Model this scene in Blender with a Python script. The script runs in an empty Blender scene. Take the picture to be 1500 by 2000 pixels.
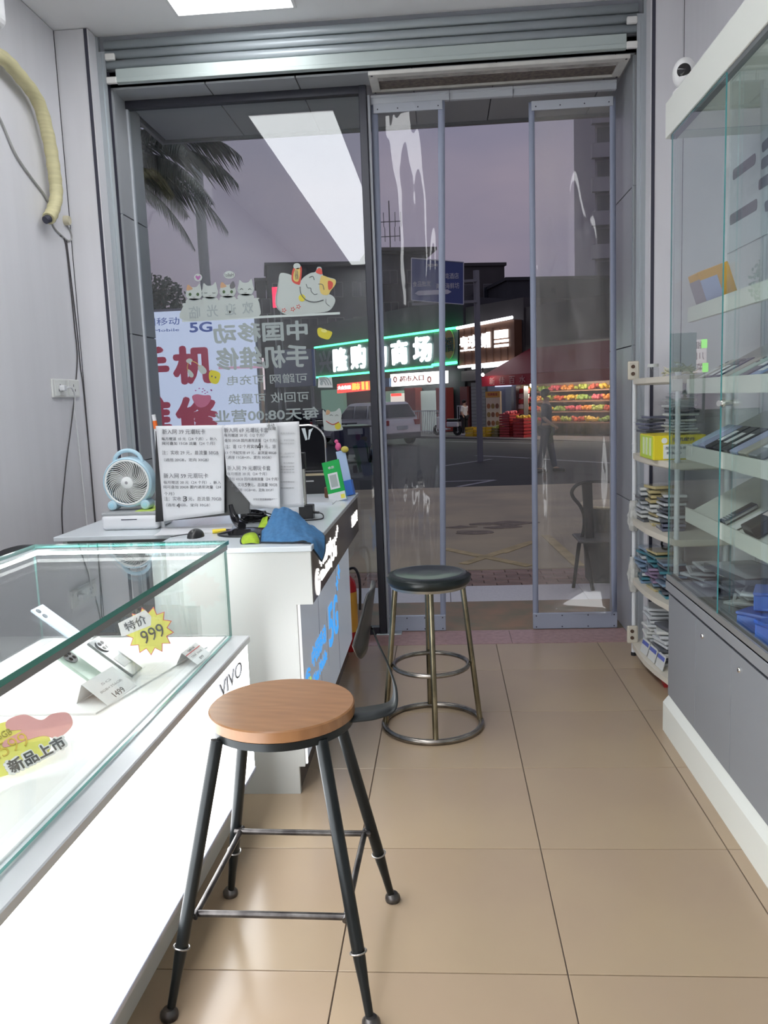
import bpy, bmesh, math, random
from mathutils import Matrix, Vector, noise as mnoise
random.seed(7)
PI = math.pi
SC = bpy.context.scene
COL = SC.collection

# ------------------------------------------------------------------ camera
FPX, YAW, PITCH, ROLL, CAMH = 1611.9, 0.075205, 0.13665, 0.037982, 1.4915
_cy, _sy, _cp, _sp = math.cos(YAW), math.sin(YAW), math.cos(PITCH), math.sin(PITCH)
FWD = Vector((-_sy*_cp, _cy*_cp, -_sp)); _r = Vector((_cy, _sy, 0)); _d = FWD.cross(_r)
RGT = math.cos(ROLL)*_r + math.sin(ROLL)*_d
DWN = -math.sin(ROLL)*_r + math.cos(ROLL)*_d
cam = bpy.data.cameras.new('camera'); camo = bpy.data.objects.new('camera', cam); COL.objects.link(camo)
cam.sensor_fit = 'HORIZONTAL'; cam.sensor_width = 36.0; cam.lens = FPX/1500*36.0
cam.clip_start = .02; cam.clip_end = 500
mw = Matrix((RGT, -DWN, -FWD)).transposed().to_4x4(); mw.translation = (0, 0, CAMH)
camo.matrix_world = mw
SC.camera = camo

# ------------------------------------------------------------------ sky (dusk) and exposure
W = bpy.data.worlds.new('dusk_sky'); SC.world = W; W.use_nodes = True
wn = W.node_tree.nodes; wl = W.node_tree.links; wn.clear()
wo = wn.new('ShaderNodeOutputWorld'); bg = wn.new('ShaderNodeBackground'); tc = wn.new('ShaderNodeTexCoord')
mp = wn.new('ShaderNodeMapping'); mp.inputs['Scale'].default_value = (1.6, 1.6, 4.0)
nz = wn.new('ShaderNodeTexNoise'); nz.inputs['Scale'].default_value = 1.7; nz.inputs['Detail'].default_value = 4
rp = wn.new('ShaderNodeValToRGB')
rp.color_ramp.elements[0].position = .38; rp.color_ramp.elements[0].color = (.150, .150, .208, 1)
rp.color_ramp.elements[1].position = .66; rp.color_ramp.elements[1].color = (.205, .186, .232, 1)
sep = wn.new('ShaderNodeSeparateXYZ'); rz = wn.new('ShaderNodeValToRGB')
rz.color_ramp.elements[0].position = .0; rz.color_ramp.elements[0].color = (1.06, .93, .90, 1)
rz.color_ramp.elements[1].position = .45; rz.color_ramp.elements[1].color = (1.0, 1.02, 1.04, 1)
mx = wn.new('ShaderNodeMix'); mx.data_type = 'RGBA'; mx.blend_type = 'MULTIPLY'; mx.inputs[0].default_value = 1
wl.new(tc.outputs['Generated'], mp.inputs[0]); wl.new(mp.outputs[0], nz.inputs['Vector'])
wl.new(nz.outputs['Fac'], rp.inputs[0]); wl.new(tc.outputs['Generated'], sep.inputs[0])
wl.new(sep.outputs['Z'], rz.inputs[0]); wl.new(rp.outputs[0], mx.inputs[6]); wl.new(rz.outputs[0], mx.inputs[7])
wl.new(mx.outputs[2], bg.inputs['Color']); bg.inputs['Strength'].default_value = 1.0
wl.new(bg.outputs[0], wo.inputs[0])
SC.view_settings.view_transform = 'Standard'; SC.view_settings.look = 'None'
SC.view_settings.exposure = 0.45; SC.view_settings.gamma = 1.0; SC.view_settings.use_curve_mapping = False
try:
    SC.cycles.transparent_max_bounces = 32; SC.cycles.max_bounces = 10; SC.cycles.glossy_bounces = 5
    SC.cycles.sample_clamp_indirect = 6.0
except Exception:
    pass
CEIL_L = 6.0      # luminous ceiling panels
TUBE_L = 42.0      # tubes of the glass showcase
BOX_L = 4.5       # lit front of the showcase

# ------------------------------------------------------------------ photo-pixel helpers (a point at a real distance)
CAMP = Vector((0, 0, CAMH))
def ray(u, v): return FWD + (u-750)/FPX*RGT + (v-1000)/FPX*DWN
def aY(u, v, Y): d = ray(u, v); return CAMP + d*(Y/d.y)
def aX(u, v, X): d = ray(u, v); return CAMP + d*(X/d.x)
def aZ(u, v, Z): d = ray(u, v); return CAMP + d*((Z-CAMH)/d.z)
def gz(Y): return -.03 if Y < 7.16 else -.03-(Y-7.16)*.011
def aG(u, v):
    p = aZ(u, v, -.05)
    for _ in range(12): p = aZ(u, v, gz(p.y))
    return p

# ------------------------------------------------------------------ materials
MATS = {}
def M(name, col=(.8, .8, .8), rough=.5, metal=0., emit=0., nz=0., ns=6., bump=0., col2=None, rand=0., spec=.5, stretch=None, ecol=None, trans=0.):
    if name in MATS: return MATS[name]
    m = bpy.data.materials.new(name); MATS[name] = m; m.use_nodes = True
    n, l = m.node_tree.nodes, m.node_tree.links
    b = n['Principled BSDF']
    b.inputs['Base Color'].default_value = (*col, 1); b.inputs['Roughness'].default_value = rough
    b.inputs['Metallic'].default_value = metal; b.inputs['Specular IOR Level'].default_value = spec
    if trans: b.inputs['Transmission Weight'].default_value = trans
    if emit:
        b.inputs['Emission Color'].default_value = (*(ecol or col), 1); b.inputs['Emission Strength'].default_value = emit
    if nz or col2 or bump:
        t = n.new('ShaderNodeTexCoord'); mp = n.new('ShaderNodeMapping'); x = n.new('ShaderNodeTexNoise')
        x.inputs['Scale'].default_value = ns; x.inputs['Detail'].default_value = 5
        if stretch: mp.inputs['Scale'].default_value = stretch
        l.new(t.outputs['Object'], mp.inputs[0]); l.new(mp.outputs[0], x.inputs['Vector'])
        r = n.new('ShaderNodeValToRGB'); c2 = col2 or tuple(c*(1-nz) for c in col)
        r.color_ramp.elements[0].position = .32; r.color_ramp.elements[0].color = (*c2, 1)
        r.color_ramp.elements[1].position = .68; r.color_ramp.elements[1].color = (*col, 1)
        l.new(x.outputs['Fac'], r.inputs[0]); out = r.outputs[0]
        if rand:
            oi = n.new('ShaderNodeObjectInfo'); hs = n.new('ShaderNodeHueSaturation'); mr = n.new('ShaderNodeMapRange')
            mr.inputs[3].default_value = 1-rand; mr.inputs[4].default_value = 1+rand
            l.new(oi.outputs['Random'], mr.inputs[0]); l.new(mr.outputs[0], hs.inputs['Value']); l.new(out, hs.inputs['Color']); out = hs.outputs[0]
        l.new(out, b.inputs['Base Color'])
        if bump:
            bp = n.new('ShaderNodeBump'); bp.inputs['Strength'].default_value = bump; bp.inputs['Distance'].default_value = .01
            l.new(x.outputs['Fac'], bp.inputs['Height']); l.new(bp.outputs[0], b.inputs['Normal'])
    return m

def E(name, col, s):
    if name in MATS: return MATS[name]
    m = bpy.data.materials.new(name); MATS[name] = m; m.use_nodes = True
    n, l = m.node_tree.nodes, m.node_tree.links; n.clear()
    e = n.new('ShaderNodeEmission'); o = n.new('ShaderNodeOutputMaterial')
    e.inputs[0].default_value = (*col, 1); e.inputs[1].default_value = s; l.new(e.outputs[0], o.inputs[0])
    return m

def GLASS(name, tint=(.95, .98, .97), ior=1.5, rough=0., haze=0., hazecol=(.8, .8, .8), hns=3., refl=1.0):
    """clear sheet: Fresnel mix of see-through and mirror reflection, with an optional film of dust"""
    if name in MATS: return MATS[name]
    m = bpy.data.materials.new(name); MATS[name] = m; m.use_nodes = True
    n, l = m.node_tree.nodes, m.node_tree.links; n.clear()
    o = n.new('ShaderNodeOutputMaterial'); t = n.new('ShaderNodeBsdfTransparent'); g = n.new('ShaderNodeBsdfGlossy')
    mix = n.new('ShaderNodeMixShader'); f = n.new('ShaderNodeFresnel'); ge = n.new('ShaderNodeNewGeometry'); mr = n.new('ShaderNodeMapRange')
    mr.inputs[3].default_value = ior; mr.inputs[4].default_value = 1/ior
    l.new(ge.outputs['Backfacing'], mr.inputs[0]); l.new(mr.outputs[0], f.inputs['IOR'])
    t.inputs[0].default_value = (*tint, 1); g.inputs['Roughness'].default_value = rough
    g.inputs['Color'].default_value = (refl, refl, refl, 1)
    l.new(f.outputs[0], mix.inputs[0]); l.new(t.outputs[0], mix.inputs[1]); l.new(g.outputs[0], mix.inputs[2])
    out = mix.outputs[0]
    if haze:
        d = n.new('ShaderNodeBsdfDiffuse'); d.inputs[0].default_value = (*hazecol, 1); tr = n.new('ShaderNodeBsdfTranslucent'); tr.inputs[0].default_value = (*hazecol, 1)
        a = n.new('ShaderNodeAddShader'); x = n.new('ShaderNodeTexNoise'); tcn = n.new('ShaderNodeTexCoord'); m2 = n.new('ShaderNodeMapRange'); mm = n.new('ShaderNodeMixShader')
        x.inputs['Scale'].default_value = hns; x.inputs['Detail'].default_value = 6
        l.new(tcn.outputs['Object'], x.inputs['Vector']); l.new(x.outputs['Fac'], m2.inputs[0])
        m2.inputs[1].default_value = .35; m2.inputs[2].default_value = .75; m2.inputs[3].default_value = haze*.3; m2.inputs[4].default_value = haze
        l.new(d.outputs[0], a.inputs[0]); l.new(tr.outputs[0], a.inputs[1])
        l.new(m2.outputs[0], mm.inputs[0]); l.new(out, mm.inputs[1]); l.new(a.outputs[0], mm.inputs[2]); out = mm.outputs[0]
    l.new(out, o.inputs[0])
    return m

# ------------------------------------------------------------------ mesh builder
class B:
    def __init__(s): s.bm = bmesh.new(); s.mi = 0; s.sm = False
    def _fin(s, faces):
        for f in faces: f.material_index = s.mi; f.smooth = s.sm
    def box(s, x0, x1, y0, y1, z0, z1, bev=0., seg=2, mat=None):
        mtx = Matrix.Translation(((x0+x1)/2, (y0+y1)/2, (z0+z1)/2)) @ Matrix.Diagonal((abs(x1-x0), abs(y1-y0), abs(z1-z0), 1))
        if mat is not None: mtx = mat @ mtx
        r = bmesh.ops.create_cube(s.bm, size=1, matrix=mtx)
        fs = list({f for v in r['verts'] for f in v.link_faces}); s._fin(fs)
        if bev:
            es = list({e for v in r['verts'] for e in v.link_edges})
            bb = bmesh.ops.bevel(s.bm, geom=es, offset=bev, segments=seg, affect='EDGES', profile=.5)
            s._fin(bb['faces'])
        return s
    def quad(s, *p):
        f = s.bm.faces.new([s.bm.verts.new(q) for q in p]); s._fin([f]); return s
    def ring(s, c, n, r, ax, k):
        ax = ax.normalized(); a = ax.orthogonal().normalized() if k is None else k; b = ax.cross(a)
        return [s.bm.verts.new(c + r*(math.cos(2*PI*i/n)*a + math.sin(2*PI*i/n)*b)) for i in range(n)]
    def tube(s, pts, r, n=10, closed=False, cap=True):
        pts = [Vector(p) for p in pts]; N = len(pts); rs = r if isinstance(r, (list, tuple)) else [r]*N
        rings = []; k = None
        for i in range(N):
            a = pts[i-1] if (i > 0 or closed) else pts[i]; b = pts[(i+1) % N] if (i < N-1 or closed) else pts[i]
            t = (b-a).normalized()
            k = t.orthogonal().normalized() if k is None else (k - t*k.dot(t)).normalized()
            rings.append(s.ring(pts[i], n, rs[i], t, k))
        fs = []
        for i in range(N if closed else N-1):
            A, C = rings[i], rings[(i+1) % N]
            sh = 0
            if closed and i == N-1:
                sh = min(range(n), key=lambda q: (A[0].co-C[q].co).length)
            for j in range(n):
                f = s.bm.faces.new((A[j], A[(j+1) % n], C[(j+1+sh) % n], C[(j+sh) % n])); f.smooth = True; f.material_index = s.mi
        if cap and not closed:
            for q in (list(reversed(rings[0])), rings[-1]):
                try: s._fin([s.bm.faces.new(q)])
                except ValueError: pass
        return s
    def cyl(s, p0, p1, r0, r1=None, n=16): return s.tube([p0, p1], [r0, r0 if r1 is None else r1], n)
    def lathe(s, prof, c=(0, 0, 0), n=32, mat=None):
        c = Vector(c); mat = mat or Matrix.Identity(4); rg = []
        for (r, z) in prof:
            if r < 1e-6: rg.append([s.bm.verts.new(mat @ (c+Vector((0, 0, z))))])
            else: rg.append([s.bm.verts.new(mat @ (c+Vector((r*math.cos(2*PI*i/n), r*math.sin(2*PI*i/n), z)))) for i in range(n)])
        for a, b in zip(rg, rg[1:]):
            for i in range(n):
                q = [a[i % len(a)], a[(i+1) % n % len(a)] if len(a) > 1 else None, b[(i+1) % n] if len(b) > 1 else b[0], b[i] if len(b) > 1 else None]
                q = [v for v in q if v is not None]
                if len(q) > 2: f = s.bm.faces.new(q); f.smooth = True; f.material_index = s.mi
        return s
    def prism(s, poly, h, mat=None, z0=0.):
        """polygon in local XY pushed along local Z"""
        mat = mat or Matrix.Identity(4)
        a = [s.bm.verts.new(mat @ Vector((x, y, z0))) for x, y in poly]; b = [s.bm.verts.new(mat @ Vector((x, y, z0+h))) for x, y in poly]
        fs = [s.bm.faces.new(list(reversed(a))), s.bm.faces.new(b)]
        for i in range(len(poly)): fs.append(s.bm.faces.new((a[i], a[(i+1) % len(a)], b[(i+1) % len(a)], b[i])))
        s._fin(fs); return s
    def grid(s, fn, nu, nv, thick=0., smooth=True):
        V = [[s.bm.verts.new(fn(i/nu, j/nv)) for j in range(nv+1)] for i in range(nu+1)]
        for i in range(nu):
            for j in range(nv):
                f = s.bm.faces.new((V[i][j], V[i+1][j], V[i+1][j+1], V[i][j+1])); f.smooth = smooth; f.material_index = s.mi
        return s
    def ball(s, c, r, sc=(1, 1, 1), n=16, mat=None):
        mtx = Matrix.Translation(c) @ (mat or Matrix.Identity(4)) @ Matrix.Diagonal((r*sc[0], r*sc[1], r*sc[2], 1))
        q = bmesh.ops.create_uvsphere(s.bm, u_segments=n, v_segments=max(6, n//2), radius=1, matrix=mtx)
        for f in {f for v in q['verts'] for f in v.link_faces}: f.smooth = True; f.material_index = s.mi
        return s
    def build(s, name, mats, parent=None, loc=None, rot=None, recalc=True):
        if recalc: bmesh.ops.recalc_face_normals(s.bm, faces=s.bm.faces)
        me = bpy.data.meshes.new(name); s.bm.to_mesh(me); s.bm.free()
        if any(p.use_smooth for p in me.polygons): me.set_sharp_from_angle(angle=math.radians(38))
        return link(name, me, mats, parent, loc, rot)
def link(name, me, mats, parent=None, loc=None, rot=None):
    o = bpy.data.objects.new(name, me); COL.objects.link(o)
    if mats is not None and not me.materials:
        for m in (mats if isinstance(mats, (list, tuple)) else [mats]): me.materials.append(m)
    if loc is not None: o.location = loc
    if rot is not None: o.rotation_euler = rot
    if parent: o.parent = parent
    return o
def solid(o, t, off=0.):
    md = o.modifiers.new('thickness', 'SOLIDIFY'); md.thickness = t; md.offset = off; return o
def tag(o, label, cat, group=None, kind=None):
    o['label'] = label; o['category'] = cat
    if group: o['group'] = group
    if kind: o['kind'] = kind
    return o
def struct(o): o['kind'] = 'structure'; return o
def thing(name, label, cat, loc=(0, 0, 0), rz=0., group=None, rot=None):
    o = bpy.data.objects.new(name, None); COL.objects.link(o); o.location = loc; o.rotation_euler = rot or (0, 0, rz)
    o.empty_display_size = .05
    return tag(o, label, cat, group)
def copytree(root, loc=None, rz=None, rot=None, label=None, parent=None):
    c = root.copy(); COL.objects.link(c); c.parent = parent
    if loc is not None: c.location = loc
    if rz is not None: c.rotation_euler = (0, 0, rz)
    if rot is not None: c.rotation_euler = rot
    if label: c['label'] = label
    for ch in root.children: copytree(ch, parent=c)
    return c
def frame(o, x, up):
    """local X along x, local Y along up, local Z out of the face"""
    x = Vector(x).normalized(); up = Vector(up); z = x.cross(up).normalized(); up = z.cross(x)
    m = Matrix((x, up, z)).transposed().to_4x4(); m.translation = Vector(o); return m
TXC = {}
def textmesh(body, bold=0., ext=.002):
    k = (body, bold, ext)
    if k in TXC: return TXC[k]
    cu = bpy.data.curves.new('lettering', 'FONT'); cu.body = body; cu.size = 1; cu.offset = bold; cu.extrude = ext
    cu.align_x = 'CENTER'; cu.resolution_u = 3; cu.space_line = .8
    ob = bpy.data.objects.new('lettering', cu); COL.objects.link(ob)
    me = bpy.data.meshes.new_from_object(ob); bpy.data.objects.remove(ob); bpy.data.curves.remove(cu)
    vs = [v.co for v in me.vertices]
    x0, x1 = min(v.x for v in vs), max(v.x for v in vs); y0, y1 = min(v.y for v in vs), max(v.y for v in vs)
    TXC[k] = (me, x0, x1, y0, y1); return TXC[k]
def text(body, o, x, up, w, h, mat, parent=None, name='lettering', bold=0., ext=.001, shear=0.):
    """lettering whose outline fills w x h metres, centred on o"""
    me, x0, x1, y0, y1 = textmesh(body, 0. if bold > .015 else bold, .02)
    n0 = len(me.vertices)
    if bold > .015:      # heavy strokes: the glyphs repeated with small shifts
        vs = [v.co.copy() for v in me.vertices]; fs_ = [tuple(p.vertices) for p in me.polygons]; n = len(vs); V, Fc = [], []
        for k, (dx, dy) in enumerate(((0, 0), (1, 0), (-1, 0), (0, 1), (0, -1), (.7, .7), (-.7, .7), (.7, -.7), (-.7, -.7))):
            V += [v+Vector((dx*bold, dy*bold, 0)) for v in vs]; Fc += [tuple(i+k*n for i in f) for f in fs_]
        me = bpy.data.meshes.new('lettering'); me.from_pydata(V, [], Fc); x0, x1, y0, y1 = x0-bold, x1+bold, y0-bold, y1+bold
    else: me = me.copy()
    fr = frame(o, x, up)
    sx, sy = w/(x1-x0), h/(y1-y0)
    me.materials.clear(); me.materials.append(mat)
    loc = Vector(o)
    R = fr.to_3x3().to_4x4()
    for v in me.vertices:
        q = Vector(((v.co.x-(x0+x1)/2)*sx, (v.co.y-(y0+y1)/2)*sy, v.co.z/.02*ext+(v.index//n0)*max(4e-5, .02*ext))); q.x += shear*q.y
        v.co = R @ q
    ob = bpy.data.objects.new(name, me); COL.objects.link(ob); ob.location = loc
    if parent: ob.parent = parent
    return ob
def flat(pts, o, x, up, mat, name, parent=None, t=.001, s=1.):
    """a thin cut-out of the outline pts (local metres)"""
    b = B(); fr = frame((0, 0, 0), x, up); b.prism([(p[0]*s, p[1]*s) for p in pts], t, fr); ob = b.build(name, mat, parent); ob.location = o; return ob
def arc(cx, cy, rx, ry, a0, a1, n=16): return [(cx+rx*math.cos(a0+(a1-a0)*i/n), cy+ry*math.sin(a0+(a1-a0)*i/n)) for i in range(n+1)]
def smoothpts(pts, n=6, closed=False):
    P = [Vector(p) for p in pts]; out = []; N = len(P)
    for i in range(N if closed else N-1):
        a, b, c, d = (P[(i-1) % N] if (closed or i > 0) else P[0]), P[i], P[(i+1) % N], (P[(i+2) % N] if (closed or i < N-2) else P[-1])
        for k in range(n):
            t = k/n; out.append(.5*((2*b)+(c-a)*t+(2*a-5*b+4*c-d)*t*t+(3*b-a-3*c+d)*t**3))
    if not closed: out.append(P[-1])
    return out
def blob(pts, n=5): return [(p.x, p.y) for p in smoothpts([(x, y, 0) for x, y in pts], n, True)]
XP, YP, ZP = Vector((1, 0, 0)), Vector((0, 1, 0)), Vector((0, 0, 1))

# ================================================================== the room
XL, XR, ZC, YB = -2.10, 1.33, 3.585, -3.2
YP_, YS, YG, YT = 4.77, 4.885, 5.11, 5.15      # pilaster face, shutter, glass, end of the shop floor
OX0, OX1, ZS = -1.84, 1.10, 3.305              # opening, soffit
wallm = M('wall_panel', (.745, .74, .775), .42, nz=.04, ns=2.2, stretch=(6, 6, .5))
ceilm = M('ceiling_paint', (.91, .91, .93), .6)
gapm = M('dark_gap', (.045, .045, .07), .6)
alum = M('aluminium', (.50, .54, .57), .38, .75)
alum2 = M('aluminium_light', (.62, .66, .68), .4, .4)
acp = M('grey_composite', (.38, .40, .425), .36, .1, nz=.08, ns=2)
darkfr = M('dark_frame', (.035, .037, .05), .35, .2)
whitem = M('white_paint', (.80, .80, .78), .4)
tilem = M('beige_tile', (.42, .318, .21), .20, nz=.10, ns=1.6, rand=.03, col2=(.385, .285, .20))
grout = M('grout', (.13, .10, .08), .8)

b = B(); b.box(XL-.2, XR+.2, YB, YT, -.06, -.004); floor = struct(b.build('floor', grout))
gx, gy, T, g = .2825, 1.9744, .6, .0035
xs = sorted([gx+T*k for k in range(-6, 4)]); ys = [gy+T*k for k in range(-9, 6)]
tcache = {}
for i in range(len(xs)-1):
    for j in range(len(ys)-1):
        x0, x1 = max(xs[i], XL), min(xs[i+1], XR); y0, y1 = max(ys[j], YB), min(ys[j+1], 4.857)
        if x1-x0 < .02 or y1-y0 < .02: continue
        k = (round(x1-x0, 3), round(y1-y0, 3)); w, d = x1-x0-g, y1-y0-g
        if k not in tcache:
            q = B(); q.box(-w/2, w/2, -d/2, d/2, -.01, 0, .0012, 1); o = q.build('tile', tilem); tcache[k] = o.data
        else: o = link('tile', tcache[k], None)
        o.location = ((x0+x1)/2, (y0+y1)/2, 0); o.parent = floor
thr = M('red_granite', (.42, .255, .235), .16, nz=.2, ns=30)
for x0, x1 in ((XL, -.5), (-.5, .38), (.38, XR)):
    q = B(); q.box(x0+.001, x1-.001, 4.859, YT, -.01, .001, .001, 1); q.build('threshold_slab', thr, floor)

b = B(); b.box(XL-.1, XL, YB, YP_+.2, 0, ZC+.1); wl_ = struct(b.build('wall_left', gapm))
for y0, y1 in ((YB, -1.2), (-1.2, 0.), (0., 1.2), (1.2, 2.4), (2.4, 3.6), (3.6, YP_-.006)):
    q = B(); q.box(XL-.01, XL+.004, y0+.003, y1-.003, 0, ZC-.004, .001, 1); q.build('panel', wallm, wl_)
b = B(); b.box(XR, XR+.1, YB, YP_+.2, 0, ZC+.1); wr_ = struct(b.build('wall_right', gapm))
for y0, y1 in ((YB, -1.2), (-1.2, 0.), (0., 1.2), (1.2, 2.4), (2.4, 3.6), (3.6, YP_-.006)):
    q = B(); q.box(XR-.004, XR+.01, y0+.003, y1-.003, 0, ZC-.004, .001, 1); q.build('panel', wallm, wr_)
b = B(); b.box(XL-.1, XR+.1, YB-.1, YB, 0, ZC+.1); struct(b.build('wall_back', wallm))
b = B(); b.box(XL-.1, XR+.1, YB, YS+.02, ZC, ZC+.08); struct(b.build('ceiling', ceilm))

# front wall: pilasters beside the opening, lintel above, all with their cladding panels
b = B()
b.box(XL-.3, -1.93, YP_+.008, YP_+.25, 0, ZC+.1)
b.box(-1.98, OX0-.012, YS+.02, 5.34, 0, ZC+.1); b.box(OX1+.012, 1.24, YS+.02, 5.6, 0, ZC+.1); b.box(1.18, XR+.3, YP_+.008, YP_+.25, 0, ZC+.1)
b.box(-1.98, 1.24, YS+.03, 5.10, ZS+.012, ZC+.4)
wf = struct(b.build('wall_front', gapm))
for nm, m, bx in (('panel', wallm, (XL+.004, -1.927, YP_, YP_+.01, 0, ZC-.004)), ('panel', wallm, (-1.912, -1.902, YP_, YS+.03, 0, ZC-.004)),
                  ('panel', wallm, (1.178, XR-.004, YP_, YP_+.01, 0, ZC-.004)), ('panel', wallm, (1.153, 1.163, YP_, YS+.03, 0, ZC-.004)),
                  ('black_strip', gapm, (-1.927, -1.909, YP_-.003, YP_+.012, 0, ZC-.004)), ('black_strip', gapm, (1.160, 1.178, YP_-.003, YP_+.012, 0, ZC-.004))):
    q = B(); q.box(*bx); q.build(nm, m, wf)
for x0, x1, y1 in ((OX0-.014, OX0, 5.335), (OX1, OX1+.014, 5.59)):
    zs = (0, .60, 1.17, 1.93, 2.62, ZS+.1) if x0 < 0 else (0, .83, 1.74, 2.62, ZS+.1)
    for z0, z1 in zip(zs, zs[1:]):
        q = B(); q.box(x0, x1, YS+.03, y1, z0+.003, z1-.003, .001, 1); q.build('panel', acp, wf)
# shutter guide rails
for s, xa in ((1, -1.902), (-1, 1.153)):
    q = B(); q.box(xa, xa+s*.014, YS-.02, YS+.05, 0, ZC-.01); q.box(xa+s*.014, xa+s*.05, YS-.02, YS-.012, 0, ZC-.09); q.box(xa+s*.014, xa+s*.06, YS+.035, YS+.045, 0, ZC-.09)
    q.box(xa+s*.02, xa+s*.03, YS-.03, YS-.02, 0, ZC-.1)
    q.build('shutter_guide', alum, wf)

# soffit over the entrance with its panels
b = B(); b.box(OX0-.02, 1.9, YS+.03, 5.86, ZS+.012, ZS+.22); sof = struct(b.build('trim_1', gapm))
cuts = [-1.85, -1.30, -.78, -.12, .35, 1.0, 1.9]
for x0, x1 in zip(cuts, cuts[1:]):
    for y0, y1 in ((YS+.03, YG), (YG, 5.86)):
        q = B(); q.box(x0+.003, x1-.003, y0, y1, ZS, ZS+.012, .001, 1); q.build('panel', acp, sof)
q = B(); q.box(-1.87, 1.9, 5.855, 5.885, ZS-.02, ZS+.24); q.build('edge_trim', M('edge_dark', (.16, .165, .18), .5), sof)
q = B(); q.box(-1.885, -1.86, 5.30, 5.885, ZS-.02, ZS+.24); q.build('edge_trim', MATS['edge_dark'], sof)

# roller shutter, rolled most of the way up
sh = thing('roller_shutter', 'grey metal roller shutter rolled up above the shop entrance', 'shutter', (0, YS, ZS))
slm = M('shutter_slat', (.43, .48, .51), .42, .35); slb = M('shutter_bar', (.50, .57, .56), .4, .15)
for k in range(3):
    z0 = 3.402+k*.052
    def prof(u, v, z0=z0): a = v*PI; return Vector((-1.858+2.97*u, YS-.016*math.sin(a)**.6-.002, z0+.050*v))
    q = B(); q.grid(prof, 1, 8); o = q.build('slat', slm, sh); solid(o, .002); o.location = (0, -YS, -ZS)
q = B(); q.box(-1.80, 1.05, YS-.02, YS+.012, 3.322, 3.40, .004, 2); q.box(-1.80, 1.05, YS-.032, YS-.018, 3.322, 3.345, .003, 2); o = q.build('bottom_bar', slb, sh); o.location = (0, -YS, -ZS)
for x in (-1.82, 1.075):
    for z, w in ((3.335, .03), (3.46, .028)):
        q = B(); q.box(x-w, x+w, YS-.04, YS-.015, z-.018, z+.018, .006, 2); o = q.build('end_lock', whitem, sh); o.location = (0, -YS, -ZS)
# header box above the slats
q = B(); q.box(-1.90, 1.15, YS+.01, YS+.03, 3.40, ZC); struct(q.build('trim_2', M('header_grey', (.27, .285, .32), .5)))

# ceiling light panels (recessed, luminous)
lightm = E('led_panel', (.97, .985, 1.0), CEIL_L)
frm = M('panel_frame', (.85, .85, .86), .4)
def ceil_light(y0, y1, label, x0=-1.36, x1=-.735):
    t = thing('ceiling_light', label, 'light', ((x0+x1)/2, (y0+y1)/2, ZC), group=None)
    hx, hy = (x1-x0)/2, (y1-y0)/2
    q = B()
    for bx in ((-hx-.015, hx+.015, -hy-.015, -hy), (-hx-.015, hx+.015, hy, hy+.015), (-hx-.015, -hx, -hy, hy), (hx, hx+.015, -hy, hy)): q.box(*bx, -.012, -.001)
    q.build('frame', frm, t)
    q = B(); q.box(-hx, hx, -hy, hy, -.008, -.001); q.build('diffuser', lightm, t)
ceil_light(4.28, 4.685, 'short white LED ceiling panel next to the roller shutter')
ceil_light(-3.0, 3.93, 'long white LED ceiling strip mirrored in the shop window')

# ------------------------------------------------------------------ shop window (fixed pane) and its frame
wint = GLASS('window_glass', (.90, .93, .93), 1.52)
b = B(); b.box(OX0, -.395, YG-.02, YG+.03, ZS-.045, ZS, .002, 1); b.box(OX0, -.44, YG-.02, YG+.03, 0, .05, .002, 1)
win = struct(b.build('window_1', darkfr))
q = B(); q.box(-.44, -.395, YG-.025, YG+.03, 0, ZS, .003, 1); q.build('post', darkfr, win)
q = B(); q.box(-.393, -.377, YG-.005, YG+.02, .0, ZS-.05, .002, 1); q.build('seal_strip', M('seal', (.40, .42, .47), .5), win)
q = B(); q.box(OX0, OX0+.012, YG-.012, YG+.02, 0, ZS-.04, .002, 1); q.build('silicone_bead', M('silicone', (.62, .65, .70), .4), win)
q = B(); q.box(OX0+.012, -.44, YG, YG+.010, .05, ZS-.045); q.build('pane', wint, win)
q = B(); q.box(-.46, -.3, YG-.035, YG+.035, -.002, .008, .002, 1); q.build('floor_spring_plate', alum, win)

# ------------------------------------------------------------------ air curtain above the door
ac = thing('air_curtain', 'white air curtain unit with a worn filter above the doorway', 'air curtain', (.355, 5.04, ZS-.012))
q = B()
for bx in ((-.72, .72, -.155, -.105), (-.72, .72, .105, .13), (-.72, -.67, -.105, .105), (.67, .72, -.105, .105)): q.box(*bx, -.012, .01, .003, 1)
q.build('frame', M('ivory_plastic', (.70, .69, .66), .45, nz=.12, ns=14), ac)
q = B(); q.box(-.67, .67, -.105, .105, .0, .008); q.build('filter', M('brown_filter', (.20, .165, .14), .9, nz=.5, ns=40, col2=(.10, .085, .08)), ac)
q = B()
for k in range(3): q.box(-.64, .66, -.095+k*.018, -.089+k*.018, -.008, .004)
q.box(-.67, .67, -.1, -.035, -.004, .001)
q.build('louvre', M('dirty_white', (.55, .53, .51), .6, nz=.45, ns=9), ac)
for x in (-.70, .70):
    for y in (-.14, .118): q = B(); q.cyl((x, y, -.014), (x, y, -.01), .006); q.build('screw', darkfr, ac)

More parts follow.
